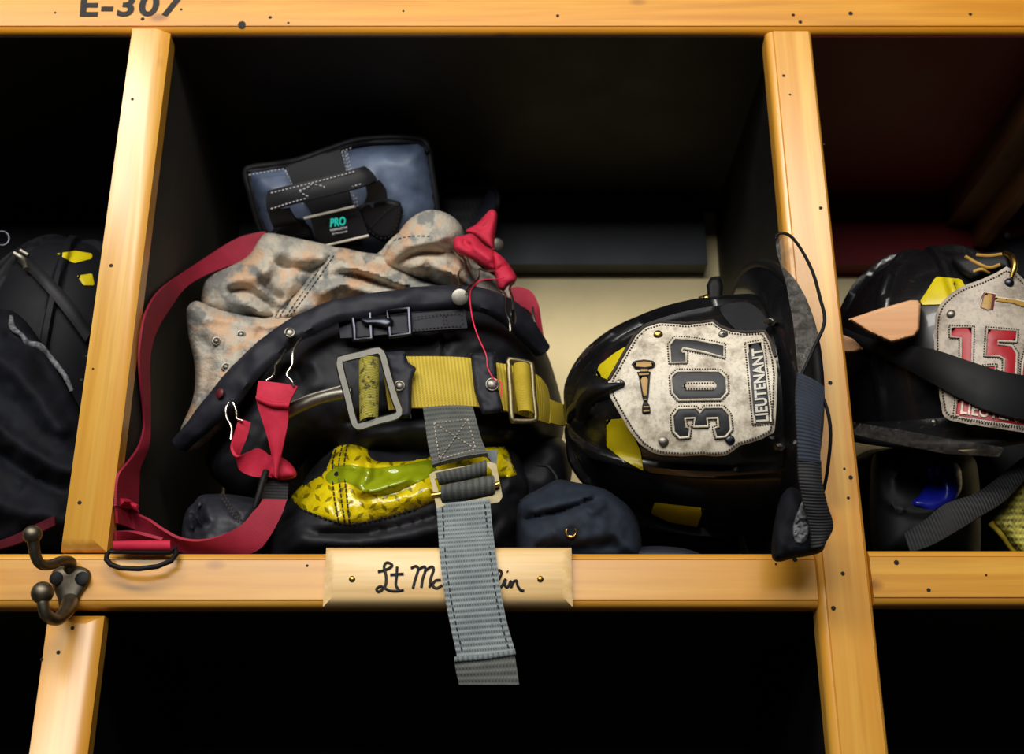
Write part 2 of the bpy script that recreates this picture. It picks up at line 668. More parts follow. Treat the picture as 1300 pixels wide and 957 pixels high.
M['shell_cloth'] = cloth('black_shell_cloth', (13, 13, 17), (25, 25, 32), .62, 40, 1400, .15, .35)
M['band_cloth'] = cloth('navy_band_cloth', (21, 22, 30), (34, 36, 47), .62, 50, 1500, .15, .35)
M['navy'] = cloth('navy_ripstop', (22, 28, 38), (34, 44, 58), .75, 40, 1300, .3)
M['glove_black'] = cloth('black_glove_leather', (24, 24, 31), (40, 40, 49), .55, 60, 900, .1, .4)
M['coat_dark'] = cloth('dark_coat_cloth', (10, 11, 15), (20, 22, 30), .75, 40, 1000, .3, .15)
M['red_web'] = web('red_elastic_webbing', (156, 18, 48), (176, 30, 60), 18, .7, (118, 10, 34), strength=.2)
M['red_cloth'] = cloth('red_strap_cloth', (176, 26, 52), (200, 42, 70), .7, 60, 1200, .4)
M['grey_web'] = web('grey_webbing', (128, 139, 141), (156, 166, 166), 10, .65, (38, 44, 50), strength=.6, fine=22)
M['grey_dark_web'] = web('worn_grey_webbing', (84, 88, 84), (112, 114, 108), 9, .75, (34, 34, 34), strength=.6)
M['yellow_web'] = web('yellow_webbing', (200, 172, 30), (220, 194, 56), 15, .65, (136, 112, 14), strength=.4, fine=22)
M['yellow_worn'] = web('dirty_yellow_webbing', (188, 176, 56), (206, 194, 80), 12, .75, (28, 26, 20), .9, .5)
M['blue_web'] = web('navy_webbing', (26, 36, 52), (40, 54, 74), 7, .7, (10, 12, 18), strength=.6)
M['black_web'] = web('black_webbing', (14, 14, 17), (25, 25, 30), 7, .65, (6, 6, 8), strength=.5)
M['boot_cloth'] = cloth('blue_grey_boot_cloth', (62, 74, 96), (94, 108, 132), .5, 26, 900, .3, .5)
M['boot_black'] = plastic('black_boot_leather', (14, 14, 18), .58, .2, (60, 62, 70), spec=.3)
M['helmet_black'] = plastic('glossy_black_helmet', (14, 14, 16), .3, .35, (110, 112, 118), .3)
M['helmet_navy'] = plastic('navy_black_helmet', (11, 12, 17), .65, .15, (60, 62, 70), 0, spec=.2)
M['rubber'] = plastic('black_rubber', (10, 10, 12), .62, .25, (60, 60, 66), spec=.25)
M['leather_cream'] = leather('cream_leather', (214, 204, 184), (128, 112, 92))
M['leather_grey'] = leather('worn_grey_leather', (178, 166, 150), (112, 100, 88))
M['leather_brown'] = leather('bare_leather_edge', (170, 110, 60), (110, 66, 34))
M['inlay_black'] = plastic('black_leather_inlay', (22, 23, 27), .55, .3, (90, 92, 98))
M['inlay_red'] = plastic('red_leather_inlay', (150, 16, 28), .45, .2, (90, 8, 16))
M['thread'] = plastic('dark_thread', (44, 36, 30), .8)
M['thread_pale'] = plastic('pale_thread', (176, 176, 180), .8)
M['thread_black'] = plastic('black_thread', (18, 18, 22), .8)
M['silver_letter'] = plastic('silver_lettering', (186, 180, 166), .45)
M['gold'] = plastic('gold_leaf', (160, 122, 50), .5, .3, (110, 76, 20))
M['maroon'] = plastic('maroon_edge', (84, 16, 26), .5)
M['dull_red'] = cloth('dull_red_strap', (62, 10, 20), (84, 18, 30), .85, 60, 1200, .3, .15)
M['teal'] = plastic('teal_print', (24, 190, 178), .5)
M['white_print'] = plastic('white_print', (210, 214, 220), .6)
M['yellow_patch'] = plastic('yellow_reflective_tape', (190, 172, 12), .4, .3, (130, 112, 20))
M['lime'] = plastic('lime_reflective_tape', (128, 140, 14), .2, 0, coat=.6)
M['blue_plastic'] = plastic('blue_plastic', (16, 24, 130), .3)
M['red_thread'] = plastic('red_thread', (226, 28, 70), .6)
M['fuzz'] = cloth('grey_fuzzy_lining', (60, 60, 64), (130, 130, 134), .9, 260, 900, .6)
M['white_elastic'] = web('white_ribbed_elastic', (150, 140, 128), (190, 182, 170), 14, .8, (70, 62, 56), strength=.6)


def camo():
    m, nt, b = new_mat('digital_camouflage_cloth')
    t = nt.nodes.new('ShaderNodeTexCoord')
    sn = N(nt, 'ShaderNodeVectorMath', operation='SNAP'); sn.inputs[1].default_value = (.012, .012, .012)
    nt.links.new(t.outputs['UV'], sn.inputs[0])
    a = tex_noise(nt, sn.outputs[0], 2.6, 4, .6)
    mp = nt.nodes.new('ShaderNodeMapping'); mp.inputs['Location'].default_value = (7.3, 2.2, 1.0)
    nt.links.new(sn.outputs[0], mp.inputs[0])
    c = tex_noise(nt, mp.outputs[0], 3.2, 4, .6)
    soft = tex_noise(nt, t.outputs['UV'], 3.0, 5, .6)
    col = ramp(nt, a, [(.40, rgb((148, 145, 138))), (.50, rgb((184, 176, 160))), (.62, rgb((188, 168, 146)))])
    col = mix(nt, ramp(nt, c, [(.54, (0, 0, 0, 1)), (.60, (1, 1, 1, 1))]), col, rgb((126, 126, 122)))
    col = mix(nt, ramp(nt, soft, [(.52, (0, 0, 0, 1)), (.60, (.85, .85, .85, 1))]), col, rgb((200, 162, 128)))
    nt.links.new(col, b.inputs['Base Color'])
    b.inputs['Roughness'].default_value = .85
    w = tex_noise(nt, t.outputs['UV'], 22, 4, .6)
    w2 = tex_noise(nt, t.outputs['UV'], 160, 2)
    bump(nt, b, mth(nt, 'ADD', w, mth(nt, 'MULTIPLY', w2, .2)), .6, .003)
    return m


def diamond():
    m, nt, b = new_mat('yellow_diamond_plate_tape')
    t = nt.nodes.new('ShaderNodeTexCoord')
    mp = nt.nodes.new('ShaderNodeMapping'); mp.inputs['Scale'].default_value = (7.0, 7.0, 1); mp.inputs['Rotation'].default_value = (0, 0, .15)
    nt.links.new(t.outputs['UV'], mp.inputs[0])
    s = nt.nodes.new('ShaderNodeSeparateXYZ'); nt.links.new(mp.outputs[0], s.inputs[0])
    fx, fy = mth(nt, 'FLOOR', s.outputs[0]), mth(nt, 'FLOOR', s.outputs[1])
    x = mth(nt, 'SUBTRACT', mth(nt, 'SUBTRACT', s.outputs[0], fx), .5)
    y = mth(nt, 'SUBTRACT', mth(nt, 'SUBTRACT', s.outputs[1], fy), .5)
    par = mth(nt, 'FLOORED_MODULO', mth(nt, 'ADD', fx, fy), 2.0)
    sg = mth(nt, 'MULTIPLY_ADD', par, 2.0, -1.0)
    ys = mth(nt, 'MULTIPLY', y, sg)
    p = mth(nt, 'ABSOLUTE', mth(nt, 'ADD', x, ys))
    q = mth(nt, 'ABSOLUTE', mth(nt, 'SUBTRACT', x, ys))
    d = mth(nt, 'ADD', mth(nt, 'MULTIPLY', p, 1.25), mth(nt, 'MULTIPLY', q, 3.1))
    k = mth(nt, 'LESS_THAN', d, .78)
    f = tex_noise(nt, t.outputs['UV'], 9, 4)
    base = ramp(nt, f, [(.3, rgb((196, 172, 8))), (.7, rgb((228, 206, 18)))])
    nt.links.new(mix(nt, mth(nt, 'MULTIPLY', k, .72), base, rgb((74, 68, 8))), b.inputs['Base Color'])
    b.inputs['Roughness'].default_value = .24
    b.inputs['Coat Weight'].default_value = .4
    w = tex_noise(nt, t.outputs['UV'], 7, 3)
    bump(nt, b, w, .35, .006)
    return m


def clear(name, tint, edge=False):
    m, nt, b = new_mat(name)
    b.inputs['Base Color'].default_value = tint
    b.inputs['Roughness'].default_value = .12
    tr = nt.nodes.new('ShaderNodeBsdfTransparent'); tr.inputs[0].default_value = tint
    mx = nt.nodes.new('ShaderNodeMixShader')
    co = coords(nt)
    f = tex_noise(nt, co, 90, 7, .8, 1.5)
    k = ramp(nt, f, [(.45, (.02, .02, .02, 1)), (.8, (.14, .14, .14, 1))])
    nt.links.new(k, mx.inputs[0]); nt.links.new(tr.outputs[0], mx.inputs[1]); nt.links.new(b.outputs[0], mx.inputs[2])
    nt.links.new(mx.outputs[0], nt.nodes['Material Output'].inputs['Surface'])
    return m


M['camo'] = camo()
M['diamond'] = diamond()
M['visor'] = clear('clear_visor', (.93, .9, .86, 1))

# ================================================================== SETTING
def solid(name, kind, mat, *b):
    V, F, U = boxv(*b)
    return tag(link(name, V, F, mat, smooth=False), kind=kind)


solid('floor', 'structure', M['concrete'], -2.2, 2.2, -2.6, .45, -.1, 0)
solid('wall_back', 'structure', M['cream'], -2.2, 2.2, .385, .45, 0, 2.9)

# ------------------------------------------------------------------ the locker
lk = thing('gear_locker', 'open-front gear locker of varnished honey pine with black painted compartments', 'locker', (0, .19, 0))


def plank(name, mat, x0, x1, z0, z1, y0, y1, c=(0, 0, 0, 0), holes=(), parent=lk, flat=False):
    a = Acc().add(*board(x0, x1, z0 + ZB, z1 + ZB, y0, y1, c, flat=flat))
    for (px, py, r) in holes:
        a.add(*stud(P(px, py, y0 - .0001), (0, -1, 0), r, .0002, 10), m=1)
    return a.link(name, [mat, M['hole']], parent, angle=50)


CH = .0065
plank('top_rail', M['pine_top'], -1.0, 1.0, .7213, .86, 0, .022, (0, 0, 0, CH),
      [(70, 16, .0012), (181, 24, .002), (307, 31, .004), (343, 22, .0018), (366, 29, .0014), (512, 14, .0012), (708, 20, .0018), (1007, 19, .0018), (1016, 28, .002), (1080, 17, .0024), (1232, 18, .0018), (230, 12, .0014)])
plank('stile', M['pine_z'], -.379, -.3405, .2022, .7213, -.004, .022, (.003, .0115, 0, .010),
      [(168, 126, .0016), (141, 337, .0018), (103, 482, .0012), (101, 638, .0018), (118, 468, .001), (109, 452, .0009)], flat=True)
plank('stile', M['pine_z'], -.3835, -.3375, -1.4995, .150, 0, .022, (.003, .0125, .008, 0),
      [(74, 828, .0017), (53, 837, .0014), (92, 797, .0016)], flat=True)
plank('stile', M['pine_z'], .2525, .2985, -1.4995, .7213, 0, .022, (CH + .001, .004, 0, 0),
      [(995, 96, .0016), (1003, 120, .0012), (1042, 264, .0018), (1054, 486, .002), (1080, 606, .002), (1077, 632, .0014), (1070, 728, .0018), (1058, 772, .002), (1072, 595, .0012), (1046, 183, .001)])
plank('cross_rail', M['pine_x'], -1.0, .2525, .1555, .2010, 0, .022, (0, 0, CH, CH),
      [(390, 718, .0012), (1009, 710, .002), (985, 716, .001)])
plank('cross_rail', M['pine_x'], .2985, 1.0, .1575, .2035, 0, .022, (0, 0, CH, CH),
      [(1138, 714, .0022), (1179, 749, .0018), (1252, 730, .001)])
for n_, m_, b_ in (
        ('shelf_board', 'black_paint', (-1.0, .2425, .0225, .3848, .170, .2005)),
        ('shelf_board', 'black_paint', (.2985, 1.0, .0225, .3848, .170, .2035)),
        ('shelf_underside', 'black_paint', (-1.0, 1.0, .0225, .3848, .1555, .1695)),
        ('top_panel', 'black_paint', (-1.0, .2720, .0085, .3848, .7203, .735)),
        ('top_panel', 'red_paint', (.2725, 1.0, .0085, .3848, .7203, .735)),
        ('back_rail', 'black_board', (-.3545, .2425, .353, .3845, .631, .720)),
        ('back_rail', 'red_paint', (.2985, 1.0, .353, .3845, .631, .720)),
        ('side_panel', 'raw_side', (-.3545, -.342, .0225, .3848, .2008, .720)),
        ('side_panel', 'black_paint', (.2620, .275, .0225, .3848, .2008, .720)),
        ('side_panel', 'red_paint', (.2755, .290, .0225, .3848, .2038, .720)),
        ('side_rail', 'brown_cleat', (.575, .59, .0225, .3848, .652, .720)),
        ('corner_cleat', 'brown_cleat', (.5446, .5745, .0225, .352, .683, .720)),
        ('dark_backing_panel', 'black_paint', (-1.0, -.355, .36, .384, .2008, .720)),  # added over the cream wall so the left compartment stays dark
        ('dark_backing_panel', 'black_paint', (-1.0, 1.0, .36, .384, -1.45, .155)),  # added over the cream wall to give the lower compartment its darkness
        ('side_panel', 'black_paint', (-.368, -.354, .0225, .359, -1.45, .155)),
        ('side_panel', 'black_paint', (.266, .282, .0225, .359, -1.45, .155)),
        ('base_board', 'black_paint', (-1.0, 1.0, .0225, .384, -1.4995, -1.45))):
    V, F, U = boxv(b_[0], b_[1], b_[2], b_[3], b_[4] + ZB, b_[5] + ZB)
    link(n_, V, F, M[m_], lk, smooth=False)

zero = lambda x, y: 0.0
text_acc('E-307', (101, 21.5), (229, 20.5), (236, -9), (103, -8), zero, bold=.03, lift=.0001, space=1.12).link('lettering', M['ink'], lk, smooth=False)

# name plate
npl = plank('name_plate', M['pine_plate'], -.1545, .0495, .1548, .2035, -.0135, -.0002, (.009, .009, .006, .008), parent=lk, flat=True)
for px in (447, 686):
    Acc().add(*stud(P(px, 735, -.0137), (0, -1, 0), .0026, .0012)).link('screw', M['brass'], npl)
yp = lambda x, y: -.0137


def pen(strokes, r, sx, sy, ox, oy):
    a = Acc()
    for s in strokes:
        a.add(*tube([P(ox + x * sx, oy + y * sy, -.0137) for x, y in s], r, sides=6, sub=5))
    return a


k = 340 / 1300
pen([[(305, 175), (345, 165), (375, 145), (350, 130), (335, 150), (345, 200), (340, 245), (310, 272), (298, 258), (320, 245), (360, 265), (400, 268), (430, 262)],
     [(398, 150), (395, 200), (392, 240), (410, 268)], [(365, 190), (430, 185)],
     [(465, 158), (490, 148), (500, 165), (485, 215), (475, 255)], [(500, 165), (530, 150), (535, 170), (522, 210), (516, 250)], [(535, 170), (565, 150), (575, 165), (562, 205), (556, 250)],
     [(610, 215), (585, 218), (570, 240), (590, 255), (618, 240)]], .0012, k, k, 400, 680).link('lettering', M['ink'], npl)
pen([[(868, 240), (890, 215), (905, 180), (892, 168), (882, 200), (885, 245), (905, 248), (925, 210), (922, 240), (935, 248), (950, 220), (952, 250), (962, 225), (978, 218), (982, 240), (996, 262), (1015, 268)],
     [(932, 172), (936, 175)]], .0012, k, k, 400, 680).link('lettering', M['ink'], npl)

# coat hook
hk = 1 / 6.5
HP = lambda zx, zy, Y: P(40 + zx * hk, 660 + zy * hk, Y)
plate_ = Pillow([(40 + a * hk, 660 + b * hk) for a, b in ((160, 470), (185, 410), (250, 382), (325, 374), (400, 382), (470, 410), (490, 465), (465, 540), (415, 610), (375, 690), (330, 770), (270, 790), (235, 740), (215, 650), (180, 560))], -.0015, .0048, .001, R=14, res=2.5)
hook = plate_.link('coat_hook', M['bronze'], lk)
a = Acc()
a.add(*tube([HP(320, 660, -.004), HP(305, 715, -.012), HP(270, 770, -.022), HP(200, 822, -.034), HP(120, 780, -.046), HP(95, 690, -.050), HP(92, 620, -.05)], [.0062, .0066, .0058, .005, .0047, .0045, .0046], sides=14))
a.add(*ball(HP(90, 600, -.05), .0088))
a.link('lower_prong', M['bronze'], hook)
a = Acc()
a.add(*tube([HP(318, 400, -.004), HP(318, 350, -.010), HP(250, 338, -.022), HP(150, 372, -.034), HP(70, 360, -.044), HP(30, 280, -.050), HP(12, 170, -.055)], [.0055, .0048, .0042, .0042, .0042, .0044, .0046], sides=14))
a.add(*ball(HP(8, 120, -.056), .0075))
a.link('upper_prong', M['bronze'], hook)
for zx in (203, 415):
    Acc().add(*stud(HP(zx, 480, -.0066), (0, -1, .1), .0056, .0012)).link('screw', M['rubber'], hook)

# ================================================================== TURNOUT PANTS
pants = thing('turnout_trousers', 'black turnout trousers rolled down, camouflage lining showing and a shiny yellow trim band', 'trousers', (0.0, .17, ZB + .2008))

# shell: upper mass
S1 = Pillow([(262, 585), (285, 520), (310, 470), (345, 430), (400, 398), (480, 378), (600, 372), (655, 392), (690, 440), (708, 490), (716, 530), (712, 560), (690, 580), (650, 600), (560, 612), (450, 600), (400, 575), (360, 620), (320, 640), (285, 620)],
            lambda x, y: .165 + .00025 * np.abs(x - 520) * (x > 560), .105, .05, R=95, res=5,
            ridges=[([(300, 560), (330, 500), (370, 450)], 14, .012), ([(385, 470), (410, 440), (470, 430)], 16, .010), ([(380, 440), (372, 460), (385, 490)], 6, -.008),
                    ([(440, 560), (520, 545), (600, 550), (680, 560)], 18, .014), ([(430, 535), (520, 528), (610, 532)], 7, -.012),
                    ([(560, 430), (640, 440), (690, 470)], 14, .006), ([(640, 555), (670, 545), (690, 560)], 12, .012), ([(450, 440), (500, 436), (560, 440)], 8, -.007)],
            namp=.006, nscale=.02, seed=2)
# bridging dark mass beside the helmet
S5 = Pillow([(640, 590), (690, 552), (716, 560), (726, 585), (724, 612), (712, 636), (670, 655), (645, 640)], .18, .06, .05, R=40, res=6, ridges=[([(680, 575), (710, 562), (750, 572)], 4, .006)], namp=.006, nscale=.03)
# left inner fold, dark
S6 = Pillow([(288, 600), (320, 590), (350, 610), (372, 640), (360, 690), (340, 718), (300, 720), (288, 660)], .2, .05, .05, R=40, res=7, namp=.004)
a = Acc()
for s in (S1, S5, S6): a.add(*s.mesh())
a.link('shell', M['shell_cloth'], pants, angle=70)
# lower leg
LG = Pillow([(340, 700), (347, 660), (372, 628), (400, 590), (430, 560), (480, 548), (560, 560), (640, 560), (668, 600), (672, 640), (664, 690), (655, 720), (500, 724), (400, 724), (345, 722)],
            .13, .075, .08, R=70, res=5,
            ridges=[([(350, 690), (450, 690), (550, 672), (650, 640)], 16, .010), ([(370, 672), (450, 678), (540, 660), (640, 625)], 6, -.008), ([(640, 610), (662, 618), (664, 640)], 12, .010),
                    ([(560, 700), (620, 690), (660, 650)], 12, .008), ([(400, 705), (480, 712), (560, 700)], 10, -.008)], namp=.004, nscale=.025, seed=4)
LG.link('leg', M['shell_cloth'], pants)
# yellow trim band
YT = Pillow([(370, 632), (385, 615), (410, 598), (420, 575), (432, 557), (448, 555), (466, 561), (474, 582), (510, 584), (548, 578), (600, 568), (640, 566), (650, 583), (657, 604), (630, 610), (590, 624), (548, 641), (515, 653), (480, 662), (440, 668), (405, 658), (382, 647)],
            lambda x, y: LG.Yf(x, y) + .004, .013, .004, R=28, res=3.5,
            ridges=[([(437, 560), (428, 600), (432, 662)], 7, -.006), ([(470, 575), (466, 600), (458, 622), (490, 618), (530, 600)], 7, .011), ([(400, 610), (440, 600), (470, 610)], 8, -.006),
                    ([(480, 598), (510, 604), (545, 595)], 7, -.006), ([(460, 640), (520, 632), (560, 615)], 10, .005)], namp=.0012, nscale=.05, seed=9)
yt = YT.link('trim_band', M['diamond'], pants)
LM = Pillow([(413, 604), (428, 592), (445, 590), (473, 594), (510, 590), (548, 584), (550, 600), (522, 616), (490, 628), (462, 624), (440, 612), (420, 614)],
            lambda x, y: YT.Yf(x, y) - .0006, .0025, .002, R=12, res=3, smooth=True)
LM.link('lime_stripe', M['lime'], yt)
a = Acc()
for ln in ([(430, 558), (422, 590), (424, 630), (430, 664)], [(437, 556), (430, 590), (433, 630), (438, 666)], [(443, 556), (437, 590), (440, 630), (444, 666)],
           [(380, 645), (405, 655), (440, 665), (480, 659), (530, 645)]):
    stitches(a, ln, lambda x, y: YT.Y(x, y), 4, 2.4, .0008, .0012)
a.link('stitching', M['thread_black'], yt)

# camouflage lining
L1 = Pillow([(300, 420), (290, 370), (320, 320), (340, 302), (400, 312), (470, 325), (500, 300), (545, 272), (580, 285), (600, 330), (640, 360), (672, 398), (690, 440), (660, 460), (500, 460), (350, 460)], .17, .03, .01, R=60, res=7, namp=.006, nscale=.02)
L2 = Pillow([(258, 392), (258, 362), (268, 350), (292, 338), (316, 324), (332, 300), (345, 296), (380, 303), (420, 312), (436, 322), (420, 345), (392, 370), (370, 398), (330, 412), (290, 410)], .162, .06, .018, R=38, res=4,
            ridges=[([(270, 365), (300, 352), (330, 348), (350, 330)], 8, .010), ([(285, 372), (310, 368), (340, 384), (352, 398)], 6, -.012), ([(300, 385), (320, 390), (345, 402)], 5, .008),
                    ([(310, 345), (325, 350), (345, 372), (365, 380)], 6, -.008), ([(345, 315), (380, 318), (420, 325)], 12, .010), ([(340, 335), (375, 340), (400, 345)], 6, -.007), ([(275, 352), (264, 372), (262, 392)], 6, .008)], namp=.006, nscale=.04, seed=1)
L4 = Pillow([(340, 408), (360, 384), (385, 352), (405, 326), (425, 314), (460, 320), (495, 326), (540, 346), (580, 360), (604, 372), (560, 392), (470, 396), (400, 412)], .148, .06, .02, R=34, res=4,
            ridges=[([(372, 385), (395, 352), (415, 322)], 5, -.006), ([(395, 378), (430, 360), (480, 372), (520, 378)], 9, .012), ([(400, 365), (440, 348), (490, 362), (540, 374)], 6, -.012),
                    ([(425, 335), (470, 345), (520, 365), (560, 372)], 8, .012), ([(440, 328), (480, 332), (530, 352), (575, 366)], 5, -.010), ([(400, 395), (430, 384), (470, 384)], 5, -.008)], namp=.005, nscale=.04, seed=3)
L5 = Pillow([(486, 335), (490, 318), (503, 300), (518, 280), (538, 268), (556, 267), (576, 276), (588, 292), (592, 318), (600, 345), (606, 366), (580, 372), (545, 362), (512, 350)], .145, .065, .02, R=36, res=4,
            ridges=[([(490, 325), (510, 312), (545, 305), (580, 300)], 8, .010), ([(500, 335), (530, 322), (565, 322), (590, 320)], 5, -.010), ([(515, 342), (540, 336), (570, 345), (590, 355)], 7, .010),
                    ([(540, 330), (548, 345), (540, 358)], 5, -.009), ([(565, 300), (575, 322), (572, 345)], 6, -.006)], namp=.004, nscale=.04, seed=5)
L3 = Pillow([(237, 404), (238, 390), (248, 382), (262, 386), (300, 397), (345, 402), (392, 395), (440, 384), (482, 378), (440, 400), (395, 425), (352, 462), (318, 505), (282, 545), (245, 572), (227, 566), (229, 545), (240, 520), (247, 495), (247, 462), (240, 430)], .125, .05, .05, R=34, res=4,
            ridges=[([(242, 400), (300, 408), (350, 412), (400, 405), (440, 394)], 7, .008), ([(256, 420), (266, 450), (262, 490), (250, 530)], 8, -.007), ([(240, 430), (252, 460), (250, 500)], 6, .006),
                    ([(290, 425), (300, 450), (285, 490), (262, 530)], 10, .006), ([(320, 420), (350, 428), (390, 415)], 8, -.006), ([(232, 545), (250, 530), (262, 508)], 5, .006)], namp=.004, nscale=.035, seed=6)
L6 = Pillow([(636, 362), (652, 366), (675, 395), (692, 432), (690, 448), (668, 440), (645, 410)], .17, .02, .03, R=14, res=5)
L2.k = L4.k = 1.3; L3.k = L5.k = 1.2
a = Acc()
for s in (L1, L2, L4, L5, L3, L6): a.add(*s.mesh())
liner = a.link('lining', M['camo'], pants, angle=75)
a = Acc()
for ln in ([(350, 402), (361, 382), (379, 355), (396, 332), (407, 322)], [(355, 402), (367, 384), (385, 358), (402, 334), (412, 322)], [(364, 401), (374, 386), (392, 361), (409, 337), (420, 322)], [(369, 400), (380, 386), (398, 362), (414, 339), (425, 323)]):
    stitches(a, ln, lambda x, y: L4.Y(x, y), 3.4, 2.2, .0007, .001)
a.link('stitching', M['thread_black'], liner)
for ln in ([(436, 352), (446, 345), (455, 356)], [(500, 305), (520, 300), (548, 300)]):
    stitches(Acc(), ln, lambda x, y: min(L4.Y(x, y), L5.Y(x, y)), 3, 2.6, .0006, .001).link('stitching', M['thread_black'], liner)
for px, py in ((275, 433), (306, 425), (287, 466)):
    c = P(px, py, L3.Y(px, py) - .0005)
    Acc().add(*ring(c, (.1, -1, -.1), .0036, .0012)).add(*stud(c, (.1, -1, -.1), .003, .0022)).link('snap', M['steel'], liner)

# waistband, rolled outward
wA = [(227, 556, .10), (262, 509, .075), (300, 464, .062), (340, 429, .055), (385, 400, .052), (430, 384, .052), (480, 374, .055), (540, 367, .06), (600, 367, .07), (640, 378, .085), (668, 400, .10), (692, 436, .125)]
wB = [(233, 572, .095), (285, 526, .062), (330, 474, .046), (372, 436, .040), (412, 412, .038), (447, 402, .040), (490, 396, .044), (545, 391, .05), (600, 392, .06), (634, 404, .075), (656, 424, .092), (684, 452, .12)]
V, F, U = strip(wA, wB, th=.007, n=110, nw=11, bulge=.006)
V = [v + Vector((0, -1, 0)) * .003 * noise.fractal(v * 45, 1, 2, 3) for v in V]
wb = link('waistband', V, F, M['band_cloth'], pants, uv=U, angle=60)
Acc().add(*ring(P(368, 422, .028), (.1, -1, 0), .0042, .0011)).add(*stud(P(368, 422, .029), (.1, -1, 0), .0036, .0012)).link('snap', M['steel'], wb)
Acc().add(*stud(P(279, 499, .052), (-.7, -1, 0), .0048, .0018)).link('snap', M['maroon'], wb)
# fly tab with a small quick release buckle
yS1 = lambda x, y: S1.Y(x, y)
t1 = ribbon('waist_strap', [(430, 406, .052), (448, 404, .050), (480, 402, .049), (521, 399, .050), (560, 396, .053), (590, 393, .058)],
            [(433, 430, .050), (450, 429, .047), (482, 426, .047), (523, 422, .048), (562, 419, .052), (593, 417, .058)], M['band_cloth'], pants, th=.003, n=40, nw=5)
a = Acc()
for ln in ([(525, 403), (560, 399), (586, 397)], [(526, 418), (562, 415), (588, 413)], [(586, 397), (588, 413)], [(566, 399), (568, 414)], [(562, 399), (564, 414)]):
    stitches(a, ln, lambda x, y: .048 + (x - 520) * .00014, 2.6, 2, .0005, .004, smooth=False)
a.link('stitching', M['thread'], t1)

qa = lambda pts, y: [P(x, yy, y) for x, yy in pts]
q = frame_bars([qa([(448, 399), (459, 397), (470, 396), (471, 412), (472, 430), (461, 431), (450, 432), (449, 415)], .0435),
                qa([(492, 395), (506, 393), (519, 392), (520, 408), (521, 424), (508, 426), (495, 428), (493, 411)], .0435)], .0024)
buckle = q.link('quick_buckle', M['dark_metal'], pants)
Pillow([(458, 404), (472, 402), (490, 401), (500, 408), (492, 417), (478, 414), (463, 413)], .0435, .005, .003, R=7, res=2.5).link('latch', M['dark_metal'], buckle)
# two belt loops with snaps
for nm, ol, yy, sc in (('belt_loop', [(488, 447), (514, 445), (518, 460), (529, 467), (523, 483), (522, 531), (506, 531), (496, 484)], .036, (507, 490, 7)),
                       ('belt_loop', [(597, 448), (629, 447), (632, 491), (640, 523), (612, 526), (602, 496)], .038, (625, 488, 9))):
    lp = Pillow(ol, yy, .004, .004, R=5, res=3.5, smooth=False, namp=.002, nscale=.06).link(nm, M['band_cloth'], pants)
    c = P(sc[0], sc[1], yy - .0052)
    Acc().add(*ring(c, (0, -1, -.1), sc[2] * .00062, .0009)).add(*stud(c, (0, -1, -.1), sc[2] * .00052, .0016)).link('snap', M['steel'], lp)
ribbon('elastic_inset', [(607, 358, .115), (620, 354, .12), (634, 360, .125)], [(600, 376, .10), (618, 374, .105), (640, 384, .11)], M['white_elastic'], pants, th=.002, n=16, nw=5)

# ================================================================== BELT
belt = thing('safety_belt', 'yellow webbing belt with steel hook, its grey tail hanging over the name plate', 'belt', P(560, 519, .06))
b1 = ribbon('belt_webbing', [(486, 452, .056), (516, 453, .050), (560, 453, .049), (596, 455, .051), (630, 461, .055), (660, 467, .064), (683, 478, .080), (694, 492, .10)],
            [(494, 521, .052), (522, 518, .046), (560, 518, .045), (600, 516, .047), (637, 521, .051), (660, 526, .060), (684, 534, .078), (695, 538, .10)], M['yellow_web'], belt, th=.0025, n=70, nw=9, bulge=.002)
ribbon('belt_webbing', [(697, 507, .125), (706, 511, .135), (717, 514, .15)], [(698, 537, .12), (706, 539, .13), (717, 541, .145)], M['yellow_web'], belt, th=.0025, n=12)
loop = resample(cr([(431, 461), (437, 455), (458, 450), (478, 445), (485, 449), (492, 474), (502, 508), (507, 521), (503, 528), (480, 534), (457, 541), (450, 537), (441, 502)], 5, True), n=56, closed=True)
V, F, U = flat_ring(loop, 5.2, lambda x, y: .024 - .00006 * (x - 430), .005)
hkr = link('hook_ring', V, F, M['ring_steel'], belt, angle=30)
rod('hook_arm', [P(447, 498, .028), P(425, 501, .030), P(400, 508, .034), P(372, 521, .042), P(350, 534, .050)], [.005, .0052, .0052, .005, .0048], M['steel'], belt, sides=14)
rod('hook_gate', [P(440, 489, .028), P(420, 495, .031), P(395, 502, .035), P(364, 514, .042)], .0022, M['steel'], belt, sides=10)
rod('ring_bar', [P(470, 446, .026), P(469, 490, .0255), P(468, 538, .024)], .0026, M['steel'], hkr, sides=10)
ribbon('bar_webbing', [(456, 457, .024), (456, 490, .023), (457, 535, .0215)], [(481, 455, .024), (481, 490, .023), (480, 531, .0215)], M['yellow_worn'], hkr, th=.003, n=20, nw=7, bulge=.006)
# slider
loop = resample(cr([(646, 460), (650, 457), (671, 461), (675, 466), (677, 500), (680, 529), (676, 534), (654, 534), (650, 530), (648, 496)], 5, True), n=50, closed=True)
V, F, U = tube([P(x, y, .040 + .0002 * (x - 646)) for x, y in loop], .0028, sides=10, closed=True, sub=1)
sl = link('slider', V, F, M['brass_steel'], belt, angle=60)
ribbon('slider_webbing', [(652, 462, .041), (654, 492, .039), (658, 522, .040)], [(673, 466, .045), (675, 494, .043), (678, 526, .044)], M['yellow_web'], sl, th=.003, n=16, nw=9, bulge=.006)

